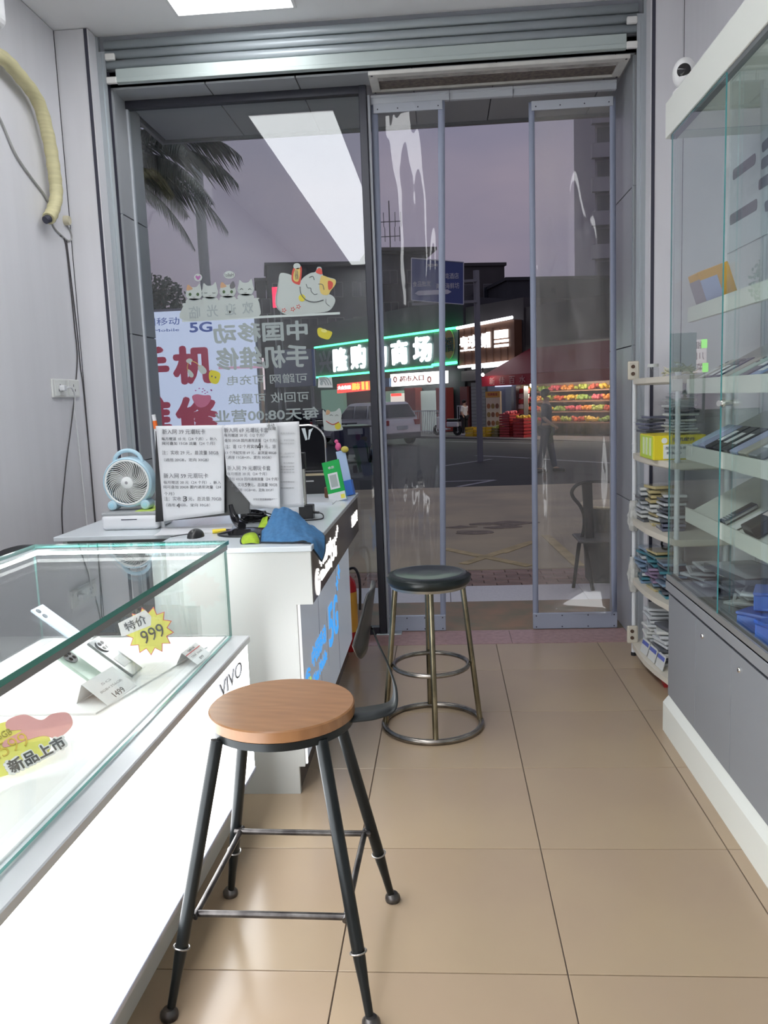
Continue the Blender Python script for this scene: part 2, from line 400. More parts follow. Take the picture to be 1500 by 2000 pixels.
# ------------------------------------------------------------------ clear strip curtains on a rail
YCu = 5.165
pvc = GLASS('clear_pvc', (.95, .955, .965), 1.5, .02, haze=.05, hazecol=(.75, .76, .78), hns=4)
pvcd = GLASS('dusty_pvc', (.94, .945, .95), 1.5, .03, haze=.22, hazecol=(.62, .60, .54), hns=2.6)
stripm = M('grey_blue_vinyl', (.30, .335, .45), .5)
barm = M('grey_blue_bar', (.36, .40, .50), .45)
cr = thing('curtain_rail', 'pale grey curtain rail across the top of the doorway', 'rail', (.34, YCu, 3.22))
q = B(); q.box(-.715, .715, -.012, .02, -.005, .045, .002, 1); q.box(-.715, .715, -.02, .03, .03, .045, .002, 1); q.build('rail_profile', M('rail_grey', (.55, .58, .63), .45), cr)
for x in (-.25, .12):
    q = B(); q.box(x-.001, x+.001, -.0215, .021, -.006, .046); q.build('joint', gapm, cr)
def curtain(xa0, xa1, xb0, xb1, ztop, m, label, seed, bulge):
    t = thing('strip_curtain', label, 'curtain', ((xb0+xb1)/2, YCu, 0))
    cx = (xb0+xb1)/2; rn = random.Random(seed); ph = [rn.uniform(0, 6.28) for _ in range(6)]
    def wav(u, z):
        e = min(u, 1-u)*2; e = min(1, e*3)
        w = .010*math.sin(2.1*z+ph[0]+3*u)+.006*math.sin(5.3*z+ph[1])*math.sin(4*u+ph[2])+.008*math.sin(7*u+ph[3]+.8*z)
        if bulge: w += .019*math.exp(-((u-.46)/.09)**2)*math.exp(-((z-2.42)/.42)**2)+.008*math.exp(-((u-.80)/.10)**2)*math.sin(1.9*z+.6)+.012*math.exp(-((u-.12)/.06)**2)*math.sin(2.3*z)
        else: w += .012*math.exp(-((u-.90)/.07)**2)*math.sin(2.0*z+1)
        w += .004*mnoise.noise(Vector((u*2.2, z*2.0, seed)))+.0022*mnoise.noise(Vector((u*9, z*4.5, seed+3)))
        if bulge:
            w *= min(1., max(.06, (z-.22)/.45)); x_ = xb0+(xb1-xb0)*u; pl_ = .55*(.225-z)+.32*(x_-.82)
            if z < .125: pl_ = (.55*.10+.32*(x_-.82))*max(0., (z-.085)/.04)
            w -= .5*(pl_+math.sqrt(pl_*pl_+.00006))*(1 if u < .93 else (1-u)/.07)
        return w*e
    def pt(u, v, off=0.):
        z = .06+(ztop-.07)*v; x = (xb0+(xa0-xb0)*v)*(1-u)+(xb1+(xa1-xb1)*v)*u
        return Vector((x-cx, wav(u, z)+off, z))
    b1, b2 = .035/(xb1-xb0), 1-.035/(xb1-xb0)
    q = B(); q.grid(lambda u, v: pt(b1*.6+(1-b1*1.2)*u, v), 44, 150); o = q.build('clear_sheet', m, t)
    for u0, u1 in ((0, b1), (b2, 1)):
        q = B(); q.grid(lambda u, v: pt(u0+(u1-u0)*u, v, -.003), 2, 60); o = q.build('magnetic_edge', stripm, t); solid(o, .004)
    q = B(); q.box(xb0-cx, xb1-cx, -.018, .004, .004, .105, .003, 1); q.build('bottom_bar', barm, t)
    for k in range(4):
        for z in (.018, .09):
            x = xb0-cx+.02+(xb1-xb0-.04)*k/3
            q = B(); q.cyl((x, -.0205, z), (x, -.0175, z), .0045, n=8); q.build('rivet', gapm, t)
    q = B(); q.box(xa0-cx+.015, xa1-cx-.015, -.016, -.004, ztop-.06, ztop-.008, .002, 1); q.build('top_band', M('top_band_grey', (.50, .53, .60), .5), t)
    for k in range(4):
        x = xa0-cx+.04+(xa1-xa0-.08)*k/3; q = B(); q.cyl((x, -.018, ztop-.04), (x, -.0155, ztop-.04), .004, n=8); q.build('rivet', gapm, t)
    return t
curtain(-.376, .062, -.40, -.018, 3.225, pvc, 'clear vinyl strip curtain hanging beside the dark window post', 3, 0)
curtain(.55, 1.05, .535, 1.06, 3.185, pvcd, 'dusty clear vinyl strip curtain hanging against the grey door jamb', 11, 1)

# ================================================================== wooden bar stool
blackm = M('black_metal', (.018, .022, .024), .33, .55, nz=.3, ns=12)
wornm = M('worn_steel', (.16, .15, .145), .35, .85, nz=.6, ns=18, col2=(.05, .045, .045))
def woodmat(name, c1, c2):
    m = M(name, c1, .33); n, l = m.node_tree.nodes, m.node_tree.links; b_ = n['Principled BSDF']
    t = n.new('ShaderNodeTexCoord'); mp = n.new('ShaderNodeMapping'); mp.inputs['Scale'].default_value = (1.2, 9, 3); mp.inputs['Rotation'].default_value = (0, 0, -.45)
    x = n.new('ShaderNodeTexNoise'); x.inputs['Scale'].default_value = 3.5; x.inputs['Detail'].default_value = 9; x.inputs['Distortion'].default_value = 1.2
    w = n.new('ShaderNodeTexWave'); w.inputs['Scale'].default_value = 2.2; w.inputs['Distortion'].default_value = 5; w.inputs['Detail'].default_value = 3
    mm = n.new('ShaderNodeMath'); mm.operation = 'MULTIPLY_ADD'; mm.inputs[1].default_value = .16
    r = n.new('ShaderNodeValToRGB'); r.color_ramp.elements[0].position = .1; r.color_ramp.elements[0].color = (*c2, 1); r.color_ramp.elements[1].position = .9; r.color_ramp.elements[1].color = (*c1, 1)
    l.new(t.outputs['Object'], mp.inputs[0]); l.new(mp.outputs[0], x.inputs[0]); l.new(mp.outputs[0], w.inputs[0])
    l.new(w.outputs['Fac'], mm.inputs[0]); l.new(x.outputs['Fac'], mm.inputs[2]); l.new(mm.outputs[0], r.inputs[0]); l.new(r.outputs[0], b_.inputs['Base Color'])
    return m
woodm = woodmat('stool_wood', (.385, .19, .082), (.23, .10, .040))
SX, SY = -.447, 2.075
st = thing('bar_stool', 'bar stool with round wooden seat, black metal legs and small curved backrest', 'stool', (SX, SY, 0))
q = B(); q.lathe([(0, .668), (.186, .668), (.1925, .672), (.1925, .698), (.189, .7015), (0, .702)], n=64); q.build('seat', woodm, st)
q = B(); q.lathe([(.175, .648), (.188, .648), (.188, .668), (.175, .668), (.175, .648)], n=64); q.lathe([(0, .66), (.18, .66), (.18, .667), (0, .667)], n=48); q.build('seat_ring', blackm, st)
feet = [(-.713, 1.80), (-.690, 2.305), (-.190, 2.285), (-.212, 1.785)]
tops = [(-.59, 1.945), (-.575, 2.19), (-.325, 2.19), (-.325, 1.945)]
corners = []
for i, ((fx, fy), (tx, ty)) in enumerate(zip(feet, tops)):
    f = Vector((fx-SX, fy-SY, 0)); t_ = Vector((tx-SX, ty-SY, .655))
    def on(z): return f+(t_-f)*(z/.655)
    q = B(); q.tube([on(.025), on(.09), on(.15), on(.19), on(.655)], [.0105, .012, .0155, .0165, .0165], 16); lg = q.build('leg', blackm, st)
    q = B(); q.lathe([(0, 0), (.021, 0), (.023, .006), (.022, .016), (.014, .026), (.0, .028)], f, 16); q.build('foot', wornm, lg)
    q = B(); c = on(.165); ax = (t_-f).normalized(); a = ax.orthogonal().normalized(); b2 = ax.cross(a)
    q.tube([c+.0195*(math.cos(2*PI*k/16)*a+math.sin(2*PI*k/16)*b2) for k in range(16)], .0025, 6, True); q.build('wire_ring', M('ring_steel', (.35, .34, .33), .35, .9), lg)
    corners.append((on(.232 if i in (0, 3) else .245)))
for i in range(4):
    a, c = corners[i], corners[(i+1) % 4]; d = (c-a).normalized(); inn = (-(a+c)/2); inn.z = 0; inn.normalize()
    q = B(); q.tube(smoothpts([a, a+d*.012+inn*.016, a+d*.035+inn*.020, c-d*.035+inn*.020, c-d*.012+inn*.016, c], 5), .0085, 10); q.build('stretcher', wornm, st)
# backrest bracket and plate
br = [(.165, .015, .658), (.24, .035, .659), (.29, .05, .672), (.298, .06, .72), (.280, .072, .78), (.258, .078, .83), (.24, .08, .88)]
path = smoothpts(br, 8)
q = B()
def strap(u, v):
    k = min(len(path)-1, int(u*(len(path)-1)+.5)); p = path[k]; a = path[max(0, k-1)]; c = path[min(len(path)-1, k+1)]
    t = (c-a).normalized(); w = .046-.030*min(1, max(0, (u-.15)*1.6)); side = Vector((-.2, 1, 0)).normalized()
    return p+side*(v-.5)*2*w
q.grid(strap, len(path)-1, 2); o = q.build('back_bracket', M('bracket_black', (.022, .026, .028), .35, .3), st); solid(o, .005)
def plate(u, v):
    s = (u-.5)*2; zz = (v-.5)*2
    rr = 1-(max(0, abs(s)-.6)/.4)**2*.55
    return Vector((.236-.022*s*s+.014*zz, .085+.12*s, .905+.088*zz*rr))
q = B(); q.grid(plate, 24, 10); o = q.build('backrest', M('backrest_black', (.03, .029, .03), .42, .2), st); solid(o, .007)

# ================================================================== black round stool
steelm = M('bronze_steel', (.30, .265, .18), .27, .95, nz=.6, ns=9, col2=(.13, .115, .075)); ringm = M('ring_chrome', (.38, .35, .32), .25, .95, nz=.55, ns=14, col2=(.14, .125, .11))
BX, BY = -.085, 3.62
bs = thing('round_stool', 'tall round stool with black vinyl seat and bronze-coloured steel frame', 'stool', (BX, BY, 0))
q = B(); q.lathe([(0, .668), (.178, .668), (.186, .676), (.189, .690), (.186, .705), (.172, .713), (.150, .716), (.145, .714), (.10, .713), (.095, .711), (.05, .710), (0, .709)], n=64); q.build('seat', M('black_vinyl', (.012, .018, .018), .28, nz=.2, ns=40, bump=.05), bs)
q = B(); q.lathe([(0, .655), (.172, .655), (.176, .668), (0, .668)], n=48); q.build('seat_ring', M('seat_band', (.45, .45, .42), .3, .9), bs)
q = B(); q.tube([(.222*math.cos(2*PI*k/56), .222*math.sin(2*PI*k/56), .013) for k in range(56)], .0135, 12, True); q.build('base_ring', ringm, bs)
q = B(); q.tube([(.168*math.cos(2*PI*k/56), .168*math.sin(2*PI*k/56), .29) for k in range(56)], .0105, 12, True); q.build('footrest_ring', ringm, bs)
for k in range(4):
    a = -1.50+k*PI/2; c, s = math.cos(a), math.sin(a)
    q = B(); q.cyl((.216*c, .216*s, .022), (.150*c, .150*s, .658), .0125, n=14); q.build('leg', steelm, bs)

# ================================================================== glass showcase (lit front)
def W2(o, p): return o.matrix_world @ Vector(p)
sc = thing('display_counter', 'white glass-topped phone display counter with glowing front panel', 'display counter', (-.70, 2.75, 0), -.028)
whl = M('white_laminate', (.82, .82, .81), .3); LEN = 4.6
q = B(); q.box(-.75, -.085, -LEN, -.01, 0, .2); q.build('plinth', M('plinth_white', (.72, .70, .66), .3), sc)
q = B(); q.box(-.75, -.02, -.014, 0, .2, .665); q.box(-.75, -.74, -LEN, -.014, .2, .665); q.box(-.75, -.02, -LEN, 0, .19, .202); q.build('carcass', whl, sc)
q = B(); q.box(-.012, -.002, -LEN, -.006, .212, .66); q.build('light_panel', E('showcase_front', (.97, .985, 1.), BOX_L), sc)
q = B(); q.box(-.02, .002, -LEN, .0, .196, .212, .002, 1); q.build('bottom_rail', M('rail_blue', (.45, .48, .58), .35, .4), sc)
q = B(); q.box(-.075, .006, -LEN, .006, .665, .690, .003, 1); q.build('front_rim', M('rim_silver', (.74, .75, .78), .3, .3), sc)
q = B(); q.box(-.75, -.075, -LEN, .004, .672, .694, .002, 1); q.build('display_deck', M('deck_white', (.86, .86, .85), .35), sc)
gedge = M('glass_edge', (.09, .33, .29), .15, spec=.6); gcl = GLASS('case_glass', (.965, .985, .978), 1.52)
def pane(name, bx, thin, parent, edge=None, gm=None):
    """a sheet of glass whose four rims show the green of its edge"""
    q = B(); q.box(*bx); q.bm.normal_update()
    for f in q.bm.faces:
        if abs(f.normal[thin]) < .5: f.material_index = 1
    return q.build(name, [gm or gcl, edge or gedge], parent)
pane('top_glass', (-.745, -.045, -LEN, -.004, 1.016, 1.029), 2, sc)
pane('front_glass', (-.060, -.052, -LEN, -.012, .694, 1.000), 0, sc)
pane('end_glass', (-.745, -.060, -.018, -.010, .694, 1.018), 1, sc)
pane('back_glass', (-.745, -.738, -LEN, -.018, .694, 1.018), 0, sc)
ledm = E('case_led', (1, 1, 1), TUBE_L)
for bx in ((-.72, -.085, -.042, -.028), (-.732, -.718, -1.9, -.05)):
    q = B(); q.box(*bx, .998, 1.010); tb = q.build('light_tube', ledm, sc)
    q = B(); q.box(bx[0]-.003, bx[1]+.003, bx[2]-.003, bx[3]+.003, 1.010, 1.0165); q.build('tube_housing', M('tube_housing', (.75, .77, .78), .4), tb)
q = B(); q.box(-.066, -.046, -LEN, -.02, 1.000, 1.0155); q.build('edge_profile', M('edge_profile', (.33, .35, .36), .4, .5), sc)
pv = sc.matrix_world
vp_ = aX(453, 1326, -.703); text('VIVO', (.0, vp_.y-2.75, vp_.z), (0, 1, 0), (0, 0, 1), .25, .050, M('logo_grey', (.16, .165, .18), .4), sc, bold=-.004, ext=.0025)
DZ = .6945
# white board lying on the deck
p0 = aZ(187, 1393, DZ+.004); p1 = aZ(395, 1290, DZ+.004); p1 = p0+(aZ(400, 1262, DZ+.004)-p0)
q = B(); q.prism([(p0.x, p0.y), (-.80, 2.60), (-1.36, 2.62), (-1.38, 2.02)], .005, None, DZ); tag(q.build('display_board', M('board_white', (.88, .88, .87), .4)), 'white board lying on the deck of the glass display counter', 'board')
acr = GLASS('acrylic', (.97, .98, .98), 1.45)
PHN = {}
def phone(base, body, cam_kind, label, tilt=.62, L=.158, Wd=.074, group=None, rz=0., lens=M('lens_black', (.015, .015, .018), .1), stand=True, name='smartphone', sticker=None, tiltdir=1, z_lift=.012):
    """phone leaning back on its long axis: foot towards the shopper, head up and away"""
    t = thing(name, label, 'phone', base, rz, group)
    m4 = Matrix.Translation((0, 0, z_lift)) @ Matrix.Rotation(tilt, 4, 'Y')   # local x back, y width, z normal
    q = B(); q.box(-L, 0, -Wd/2, Wd/2, 0, .008, .0035, 2, mat=m4); q.build('body', body, t)
    q = B()
    if cam_kind == 'round':
        q.cyl(m4 @ Vector((-L+.035, 0, .008)), m4 @ Vector((-L+.035, 0, .0115)), .024, n=28); isl = q.build('camera_island', M('island', (.25, .26, .27), .2, .6), t)
        for dx, dy in ((-.009, -.009), (.009, -.009), (-.009, .009), (.009, .009)):
            q = B(); q.cyl(m4 @ Vector((-L+.035+dx, dy, .0115)), m4 @ Vector((-L+.035+dx, dy, .0125)), .0065, n=14); q.build('lens', lens, isl)
    elif cam_kind == 'two':
        for dx in (.018, .045):
            q = B(); q.cyl(m4 @ Vector((-L+dx, -Wd/2+.020, .008)), m4 @ Vector((-L+dx, -Wd/2+.020, .010)), .0095, n=18); q.build('lens', M('lens_grey', (.12, .14, .16), .15), t)
    elif cam_kind == 'screen':
        q.box(-L+.006, -.006, -Wd/2+.004, Wd/2-.004, .008, .0085, mat=m4); q.build('screen', M('screen_black', (.01, .01, .013), .08), t)
    if sticker:
        q = B(); q.box(-L*sticker[1], -L*sticker[0], -Wd/2*sticker[2], Wd/2*sticker[2], .0082, .009, mat=m4); q.build('price_label', M('label_white', (.85, .85, .85), .5), t)
    if stand:
        q = B(); q.box(-L*.8, .004, -Wd/2-.004, Wd/2+.004, -.004, -.001, mat=m4); q.box(.0005, .004, -Wd/2-.004, Wd/2+.004, -.004, .014, mat=m4)
        x1 = (m4 @ Vector((-L*.8, 0, 0))).x; z1 = (m4 @ Vector((-L*.8, 0, -.005))).z
        q.box(x1-.002, x1+.001, -Wd/2-.004, Wd/2+.004, 0, z1); q.build('acrylic_stand', acr, t)
    return t
rzS = -.028
phone(aZ(268, 1324, DZ+.006), M('phone_grey', (.26, .28, .28), .25, .4), 'round', 'grey smartphone with round camera leaning on an acrylic stand', .66, .165, .076, rz=rzS, sticker=(.24, .48, .62))
phone(aZ(204, 1347, DZ+.006), M('phone_green', (.56, .68, .60), .3, .2), 'round', 'pale green smartphone beside the grey one in the showcase', .66, .162, .075, rz=rzS)
phone(aZ(150, 1268, DZ+.006)+Vector((0, 0, .02)), M('phone_blue', (.66, .78, .90), .3), 'two', 'pale blue smartphone with two lenses leaning in the showcase', .66, .165, .078, rz=rzS, z_lift=.02)
o = aZ(190, 1245, DZ)
q = B(); q.box(-.035, .035, -.035, .035, 0, .075); tag(q.build('acrylic_block', acr, None, aZ(168, 1290, DZ), (0, 0, .4)), 'empty clear acrylic display block behind the grey smartphone', 'stand')
# cards
cardw = M('card_white', (.86, .86, .86), .5); yel = M('card_yellow', (.88, .83, .18), .5); redm = M('card_red', (.78, .12, .13), .5); inkm = M('ink_grey', (.10, .10, .10), .6); pinkm = M('card_pink', (.80, .40, .40), .5)
def star(n, r0, r1, sx=1., ph=0.): return [((r0 if k % 2 else r1)*math.cos(2*PI*k/(2*n)+ph)*sx, (r0 if k % 2 else r1)*math.sin(2*PI*k/(2*n)+ph)) for k in range(2*n)]
def upright(px, py, Y): return aY(px, py, Y)
# starburst price card, held upright on a thin acrylic foot
pc = aY(292, 1232, 2.47); vdir = Vector((.90, .1, .36)).normalized(); udir = Vector((-.36, .05, .90)).normalized()
t = thing('price_card', 'yellow starburst price card reading 999 above the showcase deck', 'price card', (pc.x, pc.y, DZ))
pl = Vector((0, 0, pc.z-DZ))
flat(star(13, .058, .078, 1.0), pl, vdir, udir, redm, 'red_outline', t, .0012); nrm = vdir.cross(udir).normalized()
flat(star(13, .055, .074, 1.0), pl+nrm*.0008, vdir, udir, yel, 'starburst', t, .0012)
flat([(-.058, -.022), (.042, -.026), (.055, .0), (.045, .026), (-.05, .022)], pl+nrm*.0016+udir*.040-vdir*.03, vdir, udir, M('card_white2', (.85, .83, .82), .5), 'white_bubble', t, .001)
text('特价', pl+nrm*.0032+udir*.040-vdir*.03, vdir, udir, .072, .030, inkm, t, bold=.004)
text('999', pl+nrm*.0032-udir*.012+vdir*.006, vdir, udir, .075, .042, inkm, t, bold=-.004)
q = B(); q.box(-.012, .012, -.008, .008, 0, .002); q.box(-.002, .002, -.001, .001, 0, pl.z-.05); q.build('acrylic_foot', acr, t)
greyi = M('ink_faint', (.45, .45, .46), .6)
def tentcard(px, py, w, h, label, zrow, rz=0.):
    """sloping card: words run away from the camera, face turned to the shopper"""
    t = thing('price_tag', label, 'price tag', aZ(px, py, DZ+.0055), rz)
    up = Vector((-.80, 0, .60)); m4 = frame((0, 0, 0), (0, 1, 0), up)
    q = B(); q.box(0, w, 0, h, 0, .0008, mat=m4); q.build('card', cardw, t)
    tp = up*h; q = B(); q.quad((tp.x, 0, tp.z), (tp.x, w, tp.z), (tp.x-.02, w, .0), (tp.x-.02, 0, .0)); solid(q.build('rear_flap', cardw, t), .0006)
    for s_, zz, ww, hh, m_ in zrow:
        text(s_, m4 @ Vector((w*.5, h*zz, .0012)), (0, 1, 0), up, w*ww, h*hh, m_, t, bold=0, ext=.0003)
    return t
tentcard(210, 1378, .155, .092, 'white folded price tag reading 1499 below the grey smartphone', [('1499', .16, .34, .2, inkm), ('8GB+256GB', .45, .7, .08, greyi), ('5G', .66, .3, .08, greyi)], -.15)
tt = tentcard(386, 1299, .11, .062, 'small white price tag with a red line by the showcase corner', [('特惠手机', .86, .45, .13, greyi), ('128GB  256GB', .5, .7, .11, greyi), ('899', .2, .25, .16, inkm)], -.1)
m4 = frame((0, 0, 0), (0, 1, 0), Vector((-.80, 0, .60))); q = B(); q.box(0, .11, .044, .047, .0008, .0014, mat=m4); q.build('red_line', redm, tt)
# new-arrival card
pc = aZ(40, 1505, DZ+.004); vx = Vector((.52, .80, .10)).normalized(); vu = Vector((-.62, .35, .70)).normalized()
t = thing('promo_card', 'yellow and red new-arrival card reading 新品上市 in the showcase', 'promo card', pc)
nn = vx.cross(vu).normalized(); cc = Vector((-.02, .02, .055))
flat(blob([(-.10, -.04), (-.03, -.062), (.055, -.055), (.075, -.01), (.06, .035), (.0, .058), (-.07, .052), (-.105, .01)]), cc, vx, vu, yel, 'yellow_panel', t)
flat(blob([(-.005, .028), (.03, .02), (.055, .0), (.10, .012), (.108, .045), (.075, .06), (.045, .058), (.02, .088), (-.02, .092), (-.03, .07), (-.005, .055), (-.05, .05), (-.055, .035)]), cc+nn*.0012-vu*.035+vx*.035, vx, vu, pinkm, 'red_bow', t)
text('新品上市', cc+nn*.0015-vu*.048+vx*.03, vx, vu, .150, .040, M('card_white3', (.9, .88, .87), .5), t, bold=.10)
text('新品上市', cc+nn*.003-vu*.048+vx*.03, vx, vu, .135, .032, inkm, t, bold=.02)
text('2599', cc+nn*.0025-vx*.015-vu*.002, vx, vu, .09, .034, M('ink_orange', (.72, .52, .08), .6), t, bold=-.012)
text('12+256GB', cc+nn*.0025-vx*.03+vu*.03, vx, vu, .075, .016, M('ink_olive', (.45, .42, .10), .6), t, bold=0)
q = B(); q.box(-.09, -.02, -.01, .01, -.004, 0); q.build('foot', acr, t)

# clerk's chair behind the showcase
ch = thing('office_chair', 'black chair behind the glass display counter', 'chair', (-1.43, 2.98, 0))
cb = M('chair_black', (.02, .021, .024), .5)
def cback(u, v):
    s = (u-.5)*2; return Vector((.30*s, -.06-.06*(1-s*s), .52+(.49-.10*max(0, abs(s)-.35)**2*2)*v))
q = B(); q.grid(cback, 20, 8); o = q.build('backrest', cb, ch); solid(o, .035)
q = B(); q.box(-.24, .24, -.08, .28, .43, .49, .02, 3); q.build('seat', cb, ch)
q = B(); q.cyl((0, .1, .08), (0, .1, .43), .025); q.build('gas_post', blackm, ch)
for k in range(5):
    a = 2*PI*k/5; lg = B(); lg.tube([(0, .1, .09), (.26*math.cos(a), .1+.26*math.sin(a), .05)], [.02, .012], 8); l_ = lg.build('leg', cb, ch)
    q = B(); q.cyl((.26*math.cos(a), .09+.26*math.sin(a), .024), (.26*math.cos(a), .11+.26*math.sin(a), .024), .024); q.build('caster', blackm, l_)

# ================================================================== service desk
ds = thing('service_desk', 'white service desk with brown lit fascia and silver front panel', 'desk', (-.50, 2.96, 0))
DT = .965; DL = 1.70; bro = M('brown_gloss', (.075, .06, .05), .16)
dtop = M('desk_top', (.66, .71, .75), .22); dwh = M('desk_white', (.60, .615, .60), .33)
q = B(); q.box(-.62, .006, -.006, DL, DT-.02, DT, .003, 2); q.box(-1.15, -.62, .36, DL, DT-.02, DT, .003, 2); q.build('worktop', dtop, ds)
q = B(); q.prism([(-.60, 0), (-.085, 0), (-.085, .11), (-.062, .11), (-.062, .745), (0, .745), (0, .944), (-.60, .944)], .02, Matrix(((1, 0, 0, 0), (0, 0, -1, .02), (0, 1, 0, 0), (0, 0, 0, 1)))); q.build('end_panel', dwh, ds)
q = B(); q.box(-.60, -.08, .022, DL-.01, .11, .942); q.box(-1.13, -1.11, .40, DL-.02, 0, .944); q.build('carcass', dwh, ds)
q = B(); q.box(-.60, -.09, .03, DL-.01, 0, .11); q.build('plinth', bro, ds)
q = B(); q.box(-.078, .0, .021, DL-.004, .745, .944, .001, 1); fa = q.build('fascia', bro, ds)
silv = M('silver_panel', (.42, .44, .455), .22, .1, emit=.16, ecol=(.75, .85, 1.))
q = B(); q.box(-.078, -.062, .021, DL-.03, .112, .742, .001, 1); fp_ = q.build('front_panel', silv, ds)
q = B(); q.box(-.064, -.055, .021, .034, .112, .742); q.build('lit_edge', E('edge_light', (1, 1, 1), .8), fp_)
for y in (.5, 1.1):
    q = B(); q.box(-.0625, -.0612, y-.001, y+.001, .112, .742); q.build('seam', gapm, fp_)
XF = -.50+.0015; XFp = -.562+.0015
litw = E('lit_white', (1, .97, .93), 1.8); litb = E('lit_blue', (.07, .34, .80), .85); litg = E('lit_green', (.45, .85, .12), .8)
def deskpt(u, v, X): p = aX(u, v, X); return Vector((X+.50, p.y-2.96, p.z))
def sidetext(s, u0, v0, u1, v1, X, m, par, hh=None, bold=.0, ext=.0015):
    """lettering on the customer side of the desk between two photo points (baseline left - top right)"""
    a, c = deskpt(u0, v0, X), deskpt(u1, v1, X)
    return text(s, ((a+c)/2), (0, 1, 0), (0, 0, 1), abs(c.y-a.y), hh or abs(c.z-a.z), m, par, bold=bold, ext=ext)
def emblem(cy, cz, r, X, mats, par):
    """concentric ring emblem with a slanted bar"""
    o = Vector((X+.50, cy, cz))
    for k, (ra, rb) in enumerate(((1., .86), (.74, .6), (.46, .32))):
        pts = arc(0, 0, ra*r, ra*r, .9, 2*PI-.1, 22)+list(reversed(arc(0, 0, rb*r, rb*r, .9, 2*PI-.1, 22)))
        flat(pts, o, (0, 1, 0), (0, 0, 1), mats[0], 'emblem_ring', par, .0015)
    flat([(-.55*r, -.30*r), (-.42*r, -.42*r), (.60*r, .30*r), (.48*r, .46*r)], o+Vector((.0016, 0, 0)), (0, 1, 0), (0, 0, 1), mats[1], 'emblem_bar', par, .0015)
emblem(.135, .80, .052, XF, (litw, litw), fa)
text('中国移动', (.0015, .36, .868), (0, 1, 0), (0, 0, 1), .30, .060, litw, fa, bold=.01)
text('China Mobile', (.0015, .36, .803), (0, 1, 0), (0, 0, 1), .30, .040, litw, fa, bold=.012)
q = B(); q.box(0, .0025, .528, .533, .775, .905); q.build('divider', litw, fa)
[text(s_, (.0015, y_, .838), (0, 1, 0), (0, 0, 1), .068, .090, litw, fa, bold=.02) for s_, y_ in (('5', .59), ('G', .67))]
[text('+', (.0015, y_, z_), (0, 1, 0), (0, 0, 1), .032, .032, litw, fa, bold=.012) for y_, z_ in ((.735, .885), (.775, .905))]
text('业务办理', (.0015, 1.50, .845), (0, 1, 0), (0, 0, 1), .28, .065, litw, fa, bold=.012)
emblem(.16, .36, .085, XFp, (litb, litg), fp_)
text('中国移动', (-.0605, .47, .445), (0, 1, 0), (0, 0, 1), .40, .085, litb, fp_, bold=.0)
[text(s_, (-.0605, y_, .345), (0, 1, 0), (0, 0, 1), w_, .055, litb, fp_, bold=-.004) for s_, y_, w_ in (('China', .345, .15), ('Mobile', .56, .22))]
q = B(); q.box(-.062, -.060, .715, .719, .27, .53); q.build('divider', M('thin_line', (.6, .65, .7), .4), fp_)
[text(s_, (-.0605, y_, .43), (0, 1, 0), (0, 0, 1), .155, .20, litb, fp_, bold=.02) for s_, y_ in (('5', .845), ('G', 1.02))]
[text('+', (-.0605, y_, z_), (0, 1, 0), (0, 0, 1), .075, .075, litb, fp_, bold=.02) for y_, z_ in ((1.12, .57), (1.21, .61))]

# ================================================================== things on the service desk
bluep = M('fan_blue', (.46, .65, .76), .4); fanw = M('fan_white', (.78, .80, .80), .4)
dk = M('device_black', (.016, .016, .019), .35); dk2 = M('device_gloss', (.012, .012, .015), .1)
prw = M('printer_white', (.74, .75, .78), .4)
# box the fan stands on
bx_ = thing('storage_box', 'white rounded box with grey lid under the small desk fan', 'box', (-1.372, 3.57, DT))
q = B(); q.box(-.128, .128, -.11, .11, 0, .068, .02, 4); q.build('body', prw, bx_)
q = B(); q.box(-.125, .125, -.105, .105, .066, .078, .004, 2); q.build('lid', M('lid_grey', (.36, .37, .38), .5), bx_)
q = B(); q.box(-.035, .035, -.1115, -.108, .045, .049); q.build('slot', gapm, bx_)
q = B(); q.box(.02, .10, -.085, .085, .078, .080); q.build('green_sticker', M('lime', (.55, .72, .12), .5), bx_)
# fan
FX, FY, FZ = -1.395, 3.56, DT+.080
fn = thing('desk_fan', 'small pale blue desk fan with white spiral grille', 'fan', (FX, FY, FZ))
fc = Vector((0, 0, .122)); R_ = .112
def circ(r, y, n=48, c=fc): return [c+Vector((r*math.cos(2*PI*k/n), y, r*math.sin(2*PI*k/n))) for k in range(n)]
mY = Matrix.Translation(fc) @ Matrix.Rotation(PI/2, 4, 'X')
q = B(); q.lathe([(.098, .03), (.104, .034), (.110, .028), (.112, .01), (.112, -.03), (.106, -.04), (.098, -.04), (.098, .03)], n=56, mat=mY); q.build('housing', bluep, fn)
q = B(); q.lathe([(.092, .034), (.097, .037), (.101, .034), (.097, .03), (.092, .034)], n=56, mat=mY); q.build('front_ring', fanw, fn)
q = B(); q.lathe([(0, .040), (.018, .040), (.026, .034), (.026, .028), (0, .028)], n=28, mat=mY); hb = q.build('hub_cap', fanw, fn)
q = B(); q.lathe([(0, .043), (.006, .042), (.007, .040), (0, .040)], n=14, mat=mY); q.build('hub_button', M('grey_dot', (.3, .3, .32), .4), hb)
q = B(); q.tube([fc+Vector((r*math.cos(a), -.034, r*math.sin(a))) for r, a in [(.025+.069*k/7, .75*(k/7)**1.3) for k in range(8)]], .0013, 5); gb = q.build('grille_bar', fanw, fn)
for k in range(1, 40):
    o = link('grille_bar', gb.data, None, fn)
    a = 2*PI*k/40; o.matrix_local = Matrix.Translation(fc) @ Matrix.Rotation(a, 4, 'Y') @ Matrix.Translation(-fc)
blm = M('blade', (.42, .42, .40), .4)
